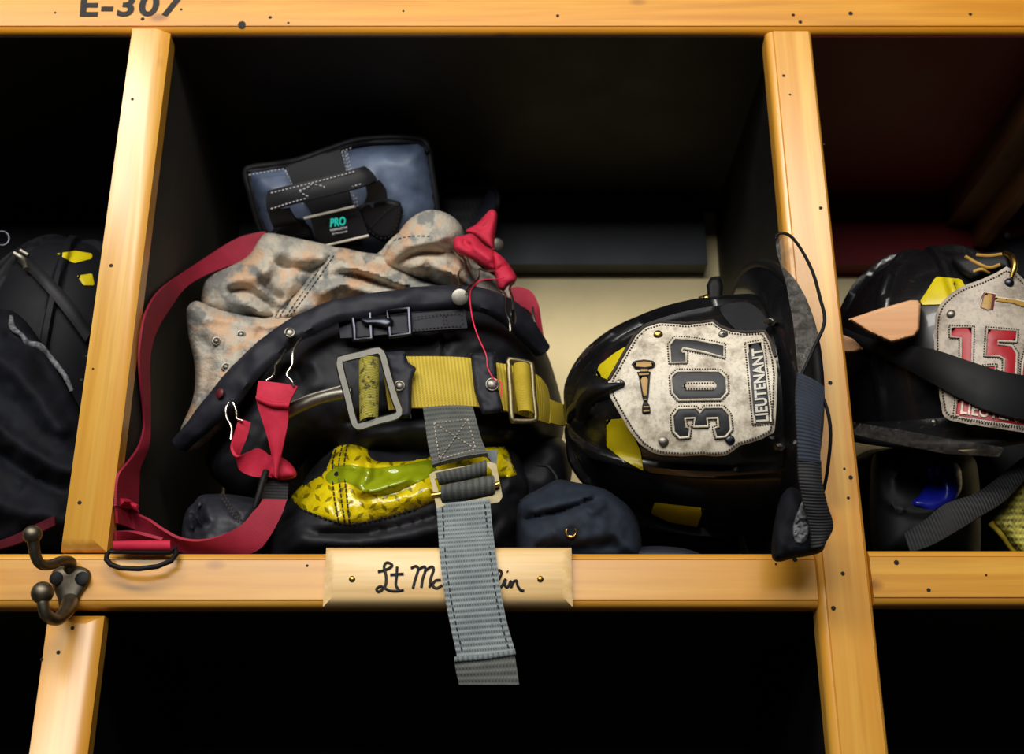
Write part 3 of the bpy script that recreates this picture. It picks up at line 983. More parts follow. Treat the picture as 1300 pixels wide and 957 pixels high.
# grey tail
g1 = ribbon('grey_webbing', [(537, 519, .034), (540, 540, .028), (543, 562, .020), (549, 592, .008)], [(600, 517, .036), (604, 532, .030), (611, 558, .022), (619, 577, .010)], M['grey_dark_web'], belt, th=.004, n=24, nw=7, bulge=.002)
a = Acc()
for ln in ([(551, 537), (594, 532)], [(558, 583), (604, 570)], [(551, 537), (604, 570)], [(594, 532), (558, 583)], [(551, 537), (558, 583)], [(594, 532), (604, 570)]):
    stitches(a, ln, lambda x, y: .028 - (y - 535) * .00042, 2.4, 2.0, .0006, .003, smooth=False)
a.link('cross_stitching', M['leather_grey'], g1)
ribbon('grey_webbing', [(612, 574, .03), (620, 582, .02), (625, 590, .014)], [(632, 572, .03), (631, 584, .02), (630, 590, .014)], M['grey_web'], belt, th=.002, n=8)
ribbon('webbing_fold', [(552, 598, .004), (585, 594, .003), (617, 585, .005)], [(557, 615, .002), (588, 609, .001), (618, 602, .003)], M['grey_dark_web'], belt, th=.004, n=20, nw=7, bulge=.005, uvk=.3)
ribbon('webbing_fold', [(561, 617, .0), (590, 611, -.001), (626, 604, .002)], [(561, 636, -.001), (594, 632, -.002), (628, 627, .001)], M['grey_dark_web'], belt, th=.004, n=20, nw=9, bulge=.007, uvk=.3)
# buckle frame: flat plate ring
out = [(545, 602), (552, 598), (622, 586), (630, 589), (638, 630), (634, 637), (562, 652), (555, 648)]
inn = [(552, 608), (558, 604), (620, 593), (624, 596), (629, 625), (626, 629), (566, 641), (561, 638)]
V, F = [], []
for off in (-.0035, -.0005):
    for l in (out, inn):
        V += [P(x, y, off + .00005 * (x - 545)) for x, y in l]
for i in range(8):
    j = (i + 1) % 8
    F += [(i, 8 + i, 8 + j, j)[::-1], (16 + i, 16 + j, 24 + j, 24 + i)[::-1], (i, j, 16 + j, 16 + i)[::-1], (8 + i, 24 + i, 24 + j, 8 + j)[::-1]]
bf = link('buckle_frame', V, F, M['brass_steel'], belt, smooth=False)
for xa, xb, ya, yb in ((548, 562, 629, 627), (626, 634, 617, 614)):
    rod('roller_end', [P(xa, ya, -.003), P(xb, yb, -.003)], .0026, M['brass'], bf, sides=10, sub=1)
g2 = ribbon('grey_webbing', [(554, 640, -.001), (556, 670, -.006), (558, 700, -.0175), (563, 745, -.0205), (571, 790, -.021), (581, 836, -.021)],
            [(622, 634, -.001), (625, 668, -.006), (629, 700, -.0175), (635, 745, -.0205), (643, 788, -.021), (655, 830, -.021)], M['grey_web'], belt, th=.0022, n=90, nw=9)
for f in (.1, .9):
    a = Acc()
    la = [(555, 645), (558, 700), (563, 745), (571, 790), (580, 830)]; lb = [(622, 640), (629, 700), (635, 745), (643, 788), (654, 826)]
    stitches(a, [(p[0] * (1 - f) + q_[0] * f, p[1] * (1 - f) + q_[1] * f) for p, q_ in zip(la, lb)], lambda x, y: float(np.interp(y, [634, 670, 700, 745, 836], [-.001, -.006, -.0175, -.0205, -.021])), 4.5, 4, .0007, .0014)
    a.link('edge_stitching', M['thread_black'], g2)
ribbon('strap_end_tab', [(577, 838, -.0225), (579, 852, -.0225), (583, 869, -.022)], [(653, 829, -.0225), (656, 848, -.0225), (659, 869, -.022)], M['grey_dark_web'], belt, th=.005, n=12, nw=7, bulge=.001)
rod('tab_hem', [P(577, 837, -.026), P(615, 834, -.0265), P(654, 828, -.026)], .0022, M['grey_web'], belt, sides=8)

# ================================================================== SUSPENDERS
sus = thing('suspenders', 'red elastic suspenders with wire clips draped around the black trousers', 'suspenders', P(200, 700, .05))
def clear_left(q, lim=-.3385):
    """bring a strap point forward until it hangs clear of the left side panel."""
    x, y, Y = q
    while P(x, y, Y).x < lim and Y > -.004: Y -= .002
    return (x, y, Y)


def limited(A): return [clear_left(q) for q in A]


ribbon('back_strap', limited([(338, 295, .192), (331, 295, .192), (301, 303, .185), (266, 324, .165), (226, 350, .13), (200, 371, .115), (185, 396, .10), (179, 421, .095), (176, 455, .09), (179, 493, .085), (182, 518, .08), (182, 546, .075), (174, 570, .07), (160, 589, .065), (150, 602, .06), (147, 620, .055), (146, 642, .05)]),
       limited([(338, 318, .192), (332, 317, .190), (301, 334, .176), (262, 349, .15), (234, 366, .12), (216, 390, .105), (201, 414, .09), (192, 438, .085), (189, 466, .08), (190, 500, .075), (190, 531, .07), (189, 562, .068), (183, 580, .066), (177, 594, .064), (176, 610, .060), (175, 628, .055), (174, 648, .05)]), M['red_web'], sus, th=.0022, n=110, nw=5)
ribbon('front_strap', limited([(147, 640, .042), (162, 643, .038), (176, 653, .034), (190, 660, .03), (206, 671, .026), (226, 682, .022), (250, 686, .020), (274, 682, .020), (294, 674, .022), (310, 663, .026), (320, 651, .03), (328, 643, .034), (333, 634, .038)]),
       limited([(148, 664, .046), (168, 672, .044), (188, 680, .042), (212, 692, .040), (234, 701, .038), (258, 705, .036), (284, 706, .036), (310, 704, .036), (330, 696, .036), (343, 680, .036), (352, 664, .038), (359, 650, .04), (364, 635, .044)]), M['red_web'], sus, th=.0026, n=90, nw=7)
ribbon('strap_layer', limited([(146, 674, .03), (170, 675, .028), (206, 684, .026)]), limited([(147, 690, .045), (172, 690, .042), (206, 693, .038)]), M['red_web'], sus, th=.003, n=20)
ribbon('strap_layer', limited([(150, 632, .03), (162, 634, .03), (176, 641, .03)]), limited([(150, 641, .03), (162, 643, .03), (176, 650, .03)]), M['red_cloth'], sus, th=.004, n=14, bulge=.003)
dr = frame_bars([[P(x, y, Y) for x, y, Y in ((141, 699, -.006), (136, 703, -.008), (135, 710, -.012), (141, 717, -.014), (153, 721, -.0165), (176, 722, -.017), (200, 719, -.0155), (217, 712, -.012), (224, 703, -.007), (223, 696, -.004), (216, 701, -.006), (176, 701.5, -.007))]], .0022, 10).link('d_ring', M['rubber'], sus)
ribbon('ring_loop', [(145, 688, -.006), (180, 687, -.0065), (217, 687, -.006)], [(145, 698, -.009), (180, 698, -.0095), (217, 698, -.009)], M['red_cloth'], sus, th=.003, n=20, nw=7, bulge=.003)
# twisted short strap with its clip
ribbon('short_strap', [(328, 484, .022), (326, 507, .022), (332, 530, .026), (340, 556, .030), (346, 582, .034), (349, 606, .036)], [(378, 491, .024), (367, 514, .022), (366, 535, .026), (361, 560, .030), (355, 588, .034), (352, 607, .036)], M['red_cloth'], sus, th=.0026, n=36, nw=7, bulge=.002)
ribbon('strap_hem', [(326, 502, .020), (346, 510, .018), (368, 511, .020)], [(327, 510, .020), (345, 517, .018), (366, 519, .020)], M['red_cloth'], sus, th=.003, n=12, bulge=.002)
ribbon('curled_strap', [(303, 531, .05), (297, 552, .046), (294, 568, .040), (301, 579, .034), (314, 574, .032), (328, 569, .034), (340, 577, .040), (347, 592, .044)],
       [(318, 537, .054), (313, 556, .052), (304, 576, .050), (304, 594, .044), (316, 603, .040), (330, 606, .042), (338, 605, .046), (345, 606, .048)], M['red_cloth'], sus, th=.0026, n=44, nw=5)
Pillow([(338, 580), (350, 578), (364, 584), (376, 598), (373, 607), (352, 609), (340, 603)], .052, .010, .006, R=12, res=3).link('strap_bunch', M['red_cloth'], sus)
ribbon('slider_webbing', [(336, 606, .052), (334, 620, .048), (331, 634, .044)], [(366, 606, .058), (366, 620, .054), (365, 636, .05)], M['black_web'], sus, th=.002, n=10)
rod('strap_slider', [P(338, 598, .040), P(334, 610, .036), P(328, 630, .034), P(323, 645, .034)], [.003, .003, .0028, .0022], M['rubber'], sus, sides=10)
for w in ([(363, 444, .036), (357, 454, .030), (350, 463, .026), (349, 472, .023), (344, 479, .021), (338, 483, .020)], [(384, 427, .033), (378, 435, .028), (372, 446, .024), (371, 462, .022), (364, 475, .020), (370, 483, .019), (373, 490, .020)],
          [(291, 511, .05), (287, 519, .05), (288, 530, .048), (294, 543, .046), (293, 558, .044)], [(296, 511, .05), (300, 521, .049), (301, 531, .047), (308, 534, .046)]):
    rod('wire_clip', [P(*q_) for q_ in w], .0012, M['wire'], sus, sides=8)
# right shoulder: red folds, clips and disc
R1 = Pillow([(591, 293), (604, 285), (614, 275), (623, 266), (631, 271), (630, 290), (628, 303), (627, 319), (617, 312), (601, 300)], .105, .012, .008, R=9, res=3, ridges=[([(605, 292), (618, 285), (624, 270)], 3, -.004)])
R2 = Pillow([(577, 302), (588, 299), (600, 297), (615, 311), (628, 321), (630, 340), (624, 344), (602, 331), (577, 317)], .085, .012, .008, R=9, res=3, ridges=[([(588, 302), (592, 310), (600, 312)], 3, -.005), ([(598, 312), (612, 322), (626, 332)], 4, .004)])
R3 = Pillow([(626, 319), (638, 326), (648, 338), (656, 352), (653, 359), (645, 363), (639, 370), (632, 364), (628, 349), (625, 336)], .085, .012, .010, R=10, res=3, ridges=[([(628, 345), (638, 338), (647, 335)], 2, -.003)])
a = Acc()
for s in (R1, R2, R3): a.add(*s.mesh())
a.link('folded_strap', M['red_cloth'], sus, angle=70)
ribbon('far_strap', [(648, 366, .15), (661, 365, .15), (675, 371, .145), (683, 386, .14), (687, 412, .14), (690, 432, .14)], [(648, 386, .145), (658, 388, .145), (669, 393, .14), (676, 402, .135), (680, 418, .135), (682, 434, .135)], M['red_web'], sus, th=.0025, n=24)
for w in ([(575, 316, .070), (583, 325, .064), (590, 334, .06), (582, 348, .056), (583, 360, .052), (582, 368, .048)], [(628, 343, .074), (618, 344, .068), (608, 342, .064), (607, 354, .060), (595, 365, .046), (592, 372, .040)],
          [(636, 369, .075), (642, 375, .070), (643, 395, .050), (647, 408, .044), (648, 421, .042)], [(653, 358, .076), (647, 366, .070), (651, 381, .060), (651, 396, .054)], [(676, 390, .13), (678, 405, .126), (681, 420, .124), (680, 434, .122)]):
    rod('wire_clip', [P(*q_) for q_ in w], .0012, M['wire'], sus, sides=8)
Acc().add(*stud(P(584, 377, .044), (.05, -1, -.25), .0078, .0012, 26)).link('clip_disc', M['steel'], sus)
Acc().add(*stud(P(652, 402, .05), (1, -.35, 0), .007, .0012, 20)).link('clip_disc', M['dark_metal'], sus)
Acc().add(*stud(P(632, 310, .12), (.4, -1, -.2), .0065, .0012, 20)).link('clip_disc', M['steel'], sus)

th = rod('loose_thread', [P(*q_) for q_ in [(640, 352, .07), (634, 354, .068), (615, 355, .062), (604, 361, .056), (597, 372, .048), (599, 400, .038), (606, 425, .034), (617, 450, .030), (619, 466, .029), (627, 481, .028), (636, 486, .029), (637, 503, .030)]], .0006, M['red_thread'], sides=6)
tag(th, 'thin loose red thread trailing down over the yellow belt', 'thread')

# ================================================================== BOOTS
BY = lambda x, y: np.interp(y, [170, 240, 300, 340, 420], [.165, .185, .215, .265, .30]) + .00004 * (x - 430)
boot = thing('fire_boot', 'tall blue-grey boot with black pull handle and teal lettering behind the camouflage lining', 'boot', P(430, 560, .27), 'boots behind the trousers')
B1 = Pillow([(311, 218), (318, 212), (345, 210), (375, 206), (410, 194), (445, 181), (470, 176), (500, 174), (535, 177), (544, 186), (550, 225), (556, 270), (556, 400), (530, 745), (400, 745), (375, 480), (345, 320), (330, 285), (318, 248)],
            lambda x, y: BY(x, y), .035, .045, R=70, res=6, smooth=False,
            ridges=[([(468, 190), (470, 240), (472, 300)], 16, .006), ([(480, 200), (520, 212), (545, 218)], 8, .003), ([(490, 235), (520, 240), (548, 250)], 7, -.003), ([(500, 190), (520, 200), (535, 195)], 6, .003)], namp=.003, nscale=.03, seed=8)
bs = B1.link('boot_shaft', M['boot_cloth'], boot)
yb = lambda x, y: B1.Y(x, y)
rim = [(334, 300), (326, 275), (318, 245), (312, 220), (320, 213), (350, 209), (378, 204), (412, 192), (447, 180), (475, 176), (505, 175), (534, 178), (543, 188), (548, 220), (553, 255), (556, 285)]
a = Acc().add(*tube([P(x, y, BY(x, y) - (.012 if 5 < i < 11 else .006)) for i, (x, y) in enumerate(rim)], .0042, sides=10))
a.add(*tube([P(x + (4 if i < 4 else 0), y + (0 if i < 4 else 5), BY(x, y) - (.017 if 5 < i < 11 else .010)) for i, (x, y) in enumerate(rim[:13])], .0028, sides=8))
a.link('collar_trim', M['boot_black'], boot)
on_boot = lambda q, o: [(x, y, float(BY(x, y)) - o) for x, y in q]
ribbon('centre_panel', on_boot([(362, 213), (370, 229), (378, 245), (388, 259), (395, 270), (401, 292), (406, 312)], .036), on_boot([(432, 190), (438, 210), (441, 230), (446, 250), (450, 270), (456, 292), (460, 312)], .036), M['boot_black'], boot, th=.003, n=24, nw=7)
a = Acc()
for ln in ([(362, 216), (374, 240), (386, 262), (402, 300)], [(366, 215), (378, 239), (390, 261), (406, 300)], [(434, 192), (441, 222), (446, 250), (459, 320)], [(440, 190), (447, 222), (452, 250), (465, 320)], [(438, 192), (444, 222), (449, 250), (462, 320)],
           [(316, 222), (350, 216), (380, 211), (415, 198), (448, 187)]):
    stitches(a, ln, lambda x, y: float(np.interp(y, [190, 240, 270, 330], [0.1467, 0.1525, 0.1655, 0.2155])), 2.4, 2.2, .0006, .001)
a.link('stitching', M['thread_pale'], boot)
# pull handle
hd = ribbon('pull_handle', [(341, 243, 0.1332), (370, 235, 0.1223), (410, 226, 0.1160), (450, 215, 0.1153), (462, 212, 0.1205)], [(340, 269, 0.1378), (372, 259, 0.1263), (415, 249, 0.1197), (458, 238, 0.1190), (478, 229, 0.1248)], M['boot_black'], boot, th=.004, n=30, nw=7, bulge=.002)
a = Acc()
for ln in ([(344, 245), (380, 236), (420, 226), (452, 217)], [(344, 265), (380, 254), (420, 244), (460, 233)], [(380, 242), (392, 237), (398, 231)], [(380, 242), (390, 249), (404, 246)], [(400, 234), (414, 238), (404, 246)]):
    stitches(a, ln, lambda x, y: .189 - .255 + BY(x, y), 2.6, 2.2, .0006, .003)
a.link('stitching', M['thread_pale'], hd)
ribbon('handle_tab', [(340, 268, 0.1385), (344, 280, 0.1495), (347, 288, .162)], [(368, 264, 0.1375), (376, 278, 0.1490), (388, 281, .162)], M['boot_black'], boot, th=.003, n=12)
ribbon('handle_tab', [(464, 236, 0.1305), (466, 248, 0.1415), (462, 258, 0.1480)], [(482, 229, 0.1288), (490, 240, 0.1395), (492, 252, 0.1465)], M['boot_black'], boot, th=.003, n=12)
Pillow([(452, 264), (462, 256), (492, 252), (508, 256), (512, 268), (506, 292), (496, 305), (486, 308), (470, 298), (456, 284)], lambda x, y: BY(x, y) - .036, .006, .004, R=6, res=3, smooth=False).link('handle_patch', M['boot_black'], boot)
Pillow([(340, 300), (352, 284), (382, 276), (398, 290), (400, 325), (360, 325)], lambda x, y: BY(x, y) - .033, .006, .004, R=6, res=4, smooth=False).link('handle_patch', M['boot_black'], boot)
a = Acc()
stitches(a, [(456, 268), (460, 284), (472, 296), (486, 303), (498, 297), (505, 280), (508, 260)], lambda x, y: BY(x, y) - .043, 3, 2.4, .0007, .0012)
stitches(a, [(470, 288), (488, 270), (506, 256)], lambda x, y: BY(x, y) - .043, 3, 2.4, .0006, .0012)
a.link('stitching', M['thread_black'], boot)
lb = ribbon('label', on_boot([(394, 277), (420, 270), (455, 264)], .048), on_boot([(405, 312), (432, 305), (468, 297)], .050), M['boot_black'], boot, th=.0015, n=12)
yl = lambda x, y: float(BY(x, y)) - .058
for (x0_, y0_), (x1_, y1_) in (((386, 277), (450, 262)), ((404, 314), (468, 299))):
    rod('label_piping', [P(x0_, y0_, yl(x0_, y0_)), P((x0_ + x1_) / 2, (y0_ + y1_) / 2, yl((x0_ + x1_) / 2, (y0_ + y1_) / 2)), P(x1_, y1_, yl(x1_, y1_))], .0014, M['silver_letter'], lb, sides=8)
text_acc('PRO', (419, 288.5), (440, 285.5), (438, 274.5), (418, 277.5), yl, bold=.04, shear=.2, lift=.0006).link('brand_lettering', M['teal'], lb, smooth=False)
text_acc('WARRINGTON', (419, 294), (441, 290), (440.4, 287.2), (418.6, 291), yl, lift=.0006).link('brand_lettering', M['white_print'], lb, smooth=False)
text_acc('by Honeywell', (422, 298.5), (441, 295), (440.4, 292.2), (421.6, 295.6), yl, lift=.0006).link('brand_lettering', M['white_print'], lb, smooth=False)

boot2 = thing('fire_boot', 'second boot with a black ribbed collar, right of the lettered boot', 'boot', P(595, 560, .30), 'boots behind the trousers')
B2 = Pillow([(556, 252), (562, 244), (580, 239), (605, 236), (622, 237), (628, 246), (618, 268), (606, 300), (610, 480), (612, 745), (575, 745), (566, 480), (560, 300)], .30, .012, .04, R=20, res=6, smooth=False)
B2.link('boot_shaft', M['black_web'], boot2)
rod('collar_trim', [P(*q_) for q_ in [(552, 256, .29), (562, 245, .285), (582, 239, .28), (606, 236, .275), (623, 238, .27), (631, 246, .262), (632, 258, .26), (627, 268, .262)]], .0032, M['boot_black'], boot2, sides=10)
ribbon('collar_lining', [(622, 239, .275), (612, 262, .265), (598, 288, .25)], [(633, 250, .262), (626, 272, .25), (606, 302, .24)], M['band_cloth'], boot2, th=.004, n=14, bulge=.002)

# ================================================================== GLOVE, NAVY CLOTH
gl = thing('work_glove', 'black padded glove with folded fingers lying behind the red strap', 'glove', P(278, 718, .11))
GV = Pillow([(231, 672), (233, 658), (238, 646), (246, 638), (254, 629), (270, 627), (286, 627), (310, 630), (330, 636), (334, 660), (330, 700), (325, 719), (280, 721), (240, 719), (230, 700)], .10, .05, .045, R=34, res=3.5,
            ridges=[([(262, 630), (254, 648), (262, 668)], 3.5, -.008), ([(250, 637), (244, 655), (252, 674)], 3.5, -.008), ([(240, 648), (237, 664), (242, 680)], 3, -.007), ([(256, 634), (249, 650), (256, 668)], 3.5, .005), ([(244, 643), (240, 658), (246, 674)], 3, .005), ([(282, 628), (292, 645), (305, 660)], 4, -.003)], namp=.003, nscale=.04)
GV.k = 2.0
GV.link('glove_body', M['glove_black'], gl)
a = Acc()
for ln in ([(280, 628), (288, 642), (296, 654), (304, 664)], [(285, 628), (293, 642), (301, 654), (309, 662)]):
    stitches(a, ln, lambda x, y: GV.Y(x, y), 2.6, 2, .0007, .0008)
a.link('stitching', M['thread'], gl)

nv = thing('navy_garment', 'folded navy ripstop garment with a brass eyelet under the 307 helmet', 'garment', P(725, 718, .12))
NV = Pillow([(656, 655), (662, 634), (685, 620), (707, 609), (725, 611), (762, 619), (778, 627), (800, 645), (812, 670), (813, 706), (790, 711), (700, 712), (660, 711)], .055, .035, .02, R=50, res=4,
            ridges=[([(655, 662), (700, 652), (730, 643), (765, 628)], 3.5, -.007), ([(660, 650), (700, 640), (730, 632), (760, 622)], 7, .005), ([(745, 640), (752, 650), (770, 638)], 5, .006), ([(680, 690), (730, 660), (780, 660)], 12, .004), ([(700, 705), (750, 695), (790, 690)], 8, -.006), ([(658, 700), (665, 680), (660, 660)], 5, .005)], namp=.005, nscale=.03, seed=12)
NV.link('folded_cloth', M['navy'], nv)
c = P(725, 675, NV.Y(725, 675) - .0004)
Acc().add(*ring(c, (0, -1, -.1), .0043, .0013)).link('eyelet', M['brass'], nv)
rod('drawcord', [P(*q_) for q_ in [(682, 590, .085), (695, 592, .08), (703, 600, .078), (707, 610, .076), (696, 618, .07), (670, 632, .07), (660, 636, .072)]], .0016, M['rubber'], nv, sides=8)

# ================================================================== HELMETS
from mathutils.bvhtree import BVHTree


class Shell:
    """ridged fire helmet shell in its own axes: R right, U up, F front."""
    def __init__(s, O, yaw, pitch, roll, a, b, H, wf, ws, wb, upright=True, n=240):
        s.O = Vector(O)
        # upright basis, front towards -Y
        R, U, F = Vector((1, 0, 0)), Vector((0, 0, 1)), Vector((0, -1, 0))
        if not upright:      # lying on its side, crown to the left
            R, U = Vector((0, 0, 1)), Vector((-1, 0, 0))
        for ang, ax in ((yaw, U.copy()), (pitch, R.copy()), (roll, F.copy())):
            q = Matrix.Rotation(math.radians(ang), 3, ax)
            R, U, F = q @ R, q @ U, q @ F
        s.R, s.U, s.F = R, U, F
        s.a, s.b, s.H, s.wf, s.ws, s.wb, s.n = a, b, H, wf, ws, wb, n

    def W(s, r, u, f): return s.O + s.R * r + s.U * u + s.F * f

    def dome(s, rows=40, lift=0.):
        V, Fc = [], []
        n = s.n
        for j in range(rows + 1):
            t = j / rows
            sr = math.sin(t * math.pi / 2) ** .88
            h = s.H * math.cos(t * math.pi / 2) ** .82 if t < 1 else 0
            for i in range(n):
                az = 2 * math.pi * i / n
                rad = math.hypot(s.a * math.sin(az), s.b * math.cos(az)) * sr
                k = (az + math.pi / 8) % (math.pi / 4) - math.pi / 8
                d = k * max(rad, .004)
                e = max(0., min(1., (.0058 - abs(d)) / .0022))
                e = e * e * (3 - 2 * e)
                fade = min(1, (1 - t) * 7) * min(1, t * 6)
                c = .0065 * e * fade
                nr = 1 + c / max(s.a, .01)
                V.append(s.W((s.a * math.sin(az) * sr) * nr, (h + lift) + c * math.cos(t * math.pi / 2), (s.b * math.cos(az) * sr) * nr))
        for j in range(rows):
            for i in range(n):
                p, q = j * n + i, j * n + (i + 1) % n
                Fc.append((p, q, q + n, p + n)[::-1])
        V.append(s.W(0, -.004, 0))
        c = len(V) - 1
        for i in range(n):
            Fc.append((rows * n + i, rows * n + (i + 1) % n, c)[::-1])
        return V, Fc, [(0, 0)] * len(V)

    def edge(s, az, t, dz=0.):
        f = math.cos(az)
        w = s.ws + (s.wf - s.ws) * max(0, f) ** 2 + (s.wb - s.ws) * max(0, -f) ** 1.6
        drop = (.010 + .012 * max(0, f) ** 2 + .006 * max(0, -f) ** 2) * t ** 1.5 - .006 * math.sin(az) ** 2 * t
        r = math.hypot(s.a * math.sin(az), s.b * math.cos(az))
        k = (r - .004 + (w + .004) * t) / r
        return s.W(s.a * math.sin(az) * k, -drop + dz, s.b * math.cos(az) * k)

    def brim(s, m=8):
        V, Fc = [], []
        n = 120
        for dz in (.0022, -.0022):
            for j in range(m + 1):
                for i in range(n):
                    V.append(s.edge(2 * math.pi * i / n, j / m, dz))
        B = (m + 1) * n
        for j in range(m):
            for i in range(n):
                p, q = j * n + i, j * n + (i + 1) % n
                Fc.append((p, q, q + n, p + n)[::-1])
                Fc.append((B + p, B + q, B + q + n, B + p + n))
        return V, Fc, [(0, 0)] * len(V)

    def trim(s, r=.0048):
        n = 96
        return tube([s.edge(2 * math.pi * i / n, 1.0) for i in range(n)], r, sides=10, closed=True, sub=1)

    def build(s, root, mat):
        sh = Acc().add(*s.dome()).link('dome', mat, root, angle=60)
        Acc().add(*s.brim()).link('brim', mat, root, angle=60)
        Acc().add(*s.trim()).link('brim_edging', M['rubber'], root, angle=60)
        vs, fs = [], []
        for V, F, _ in (s.dome(), s.brim(), s.trim()):
            b = len(vs); vs += V; fs += [tuple(b + i for i in f) for f in F]
        s.bvh = BVHTree.FromPolygons([tuple(v) for v in vs], fs)
        return sh

    def hit(s, px, py, miss=.12):
        d = (P(px, py, 0) - EYE).normalized()
        h = s.bvh.ray_cast(EYE, d)
        return h[0].y if h[0] is not None else miss


def shield_plane(sh, outline, base, lift=.005):
    """shift the depth function so that the plate clears the shell."""
    need = 9.
    q = np.array(outline, float)
    for x in np.linspace(q[:, 0].min(), q[:, 0].max(), 14):
        for y in np.linspace(q[:, 1].min(), q[:, 1].max(), 14):
            if inside(np.array([x]), np.array([y]), outline)[0]:
                need = min(need, sh.hit(x, y) - lift - base(x, y))
    return lambda x, y, k=min(0., need): base(x, y) + k


def piped(nm, pts, Yf, mat, parent, pipe_mat, thread=True, grow=1.12, pr=.0011, corner=True):
    """a cut-out inlay with raised piping and stitching round it."""
    o = Pillow(pts, lambda x, y: np.vectorize(Yf)(x, y) - .0024, .0006, .0006, R=2, res=4, smooth=False).link(nm, mat, parent)
    V, F, U = tube([P(x, y, Yf(x, y) - .0032) for x, y in pts], pr, sides=8, closed=True, sub=1)
    link('piping', V, F, pipe_mat, o, angle=60)
    if thread:
        q = np.array(pts, float)
        n = len(q)
        A = sum(q[i][0] * q[(i + 1) % n][1] - q[(i + 1) % n][0] * q[i][1] for i in range(n))
        sg = 1 if A > 0 else -1
        off = []
        for i in range(n):
            e1 = q[i] - q[i - 1]; e2 = q[(i + 1) % n] - q[i]
            n1 = np.array([e1[1], -e1[0]]) / max(np.hypot(*e1), 1e-6); n2 = np.array([e2[1], -e2[0]]) / max(np.hypot(*e2), 1e-6)
            b = n1 + n2; b /= max(np.hypot(*b), .4)
            off.append(tuple(q[i] + sg * b * grow * 2.6))
        a = Acc()
        stitches(a, off + [off[0]], Yf, 1.7, 1.5, .0007, .002, smooth=False)
        a.link('stitching', M['thread'], o)
    return o


# ---------------------------------------------------------------- helmet lying on its side, 307
h1 = thing('fire_helmet', 'black ridged fire helmet lying on its side with cream leather front numbered 307', 'helmet', (.19, .1, ZB + .2015), 'fire helmets')
s1 = Shell((.2312, .10, ZB + .3545), 0, 0, 3, .113, .13, .178, .034, .026, .07, upright=False)
s1.build(h1, M['helmet_black'])
z1 = lambda x, y: (770 + x / 4.909, 395 + y / 4.909)
sh_out = [z1(*q) for q in ((8, 455), (15, 425), (60, 350), (125, 235), (175, 150), (235, 95), (330, 66), (420, 72), (500, 78), (600, 68), (665, 58), (705, 92), (780, 122), (870, 132), (985, 124), (1025, 190), (1052, 285), (1066, 390), (1060, 560), (1052, 700), (1046, 755), (960, 800), (880, 825), (830, 838), (790, 870), (745, 900), (680, 905), (600, 898), (470, 905), (350, 898), (280, 880), (210, 830), (140, 740), (70, 620), (20, 530))]
base1 = lambda x, y: -.030 - .00008 * (x - 780) + 2.0e-6 * (y - 495) ** 2
ys1 = shield_plane(s1, sh_out, base1)
SHD = Pillow(sh_out, lambda x, y: np.vectorize(ys1)(x, y), .002, .002, R=3, res=4, smooth=False)
shd = SHD.link('front_shield', M['leather_cream'], h1)
shd['label'] = 'worn cream leather front with black 307'
a = Acc()
ctr = np.array(sh_out).mean(0)
inr = [tuple(ctr + (np.array(q) - ctr) * .955) for q in sh_out]
stitches(a, inr + [inr[0]], ys1, 2.0, 1.7, .0008, .0022, smooth=False)
a.link('edge_stitching', M['thread'], shd)
V, F, U = tube([P(x, y, ys1(x, y) - .001) for x, y in sh_out[1:17]], .0016, sides=8, sub=1)
link('dark_binding', V, F, M['thread'], shd, angle=60)
dig7 = [z1(*q) for q in ((393, 212), (428, 168), (560, 180), (732, 212), (732, 290), (620, 258), (505, 236), (478, 232), (468, 246), (478, 258), (497, 258), (497, 320), (398, 322))]
dig0 = [z1(*q) for q in ((403, 410), (440, 374), (700, 374), (748, 412), (752, 505), (712, 550), (450, 554), (410, 510))]
bar0 = [z1(*q) for q in ((474, 466), (498, 440), (668, 438), (690, 464), (670, 490), (500, 492))]
dig3 = [z1(*q) for q in ((412, 655), (448, 605), (556, 603), (583, 634), (612, 600), (722, 598), (766, 645), (778, 738), (745, 782), (684, 788), (670, 728), (698, 722), (692, 665), (626, 668), (632, 718), (543, 720), (550, 665), (490, 668), (496, 724), (520, 728), (514, 786), (455, 790), (418, 750))]
for nm_, dg in (('numeral_seven', dig7), ('numeral_zero', dig0), ('numeral_three', dig3)):
    piped(nm_, dg, ys1, M['inlay_black'], shd, M['leather_cream'])
b0 = Pillow(bar0, lambda x, y: np.vectorize(ys1)(x, y) - .0034, .0012, .0008, R=3, res=3, smooth=False).link('zero_bar', M['leather_cream'], shd)
a = Acc()
stitches(a, [z1(*q) for q in ((490, 450), (600, 448), (676, 448))], ys1, 1.7, 1.5, .0006, .005, smooth=False)
stitches(a, [z1(*q) for q in ((490, 482), (600, 482), (676, 480))], ys1, 1.7, 1.5, .0006, .005, smooth=False)
a.link('stitching', M['thread'], b0)
pn = piped('rank_panel', [z1(*q) for q in ((878, 210), (970, 192), (1024, 690), (924, 700))], ys1, M['inlay_black'], shd, M['leather_cream'], grow=1.6)
text_acc('LIEUTENANT', z1(1012, 684), z1(972, 224), z1(903, 236), z1(932, 690), ys1, bold=.03, lift=.0034, space=1.04).link('rank_lettering', M['silver_letter'], pn, smooth=False)
# trumpet emblem
em = Acc()
gold = lambda pts, l=.0036, m=0: em.add(*Pillow([z1(*q) for q in pts], lambda x, y: np.vectorize(ys1)(x, y) - l, .0004, .0004, R=1.5, res=2.5, smooth=False).mesh(), m=m)
gold0 = gold


def gold(pts, l=.0036, m=0):
    gold0(pts, l, m)
    if m == 0:
        em.add(*tube([P(*z1(*q), ys1(*z1(*q)) - .0038) for q in pts], .0006, sides=6, closed=True, sub=1), m=1)


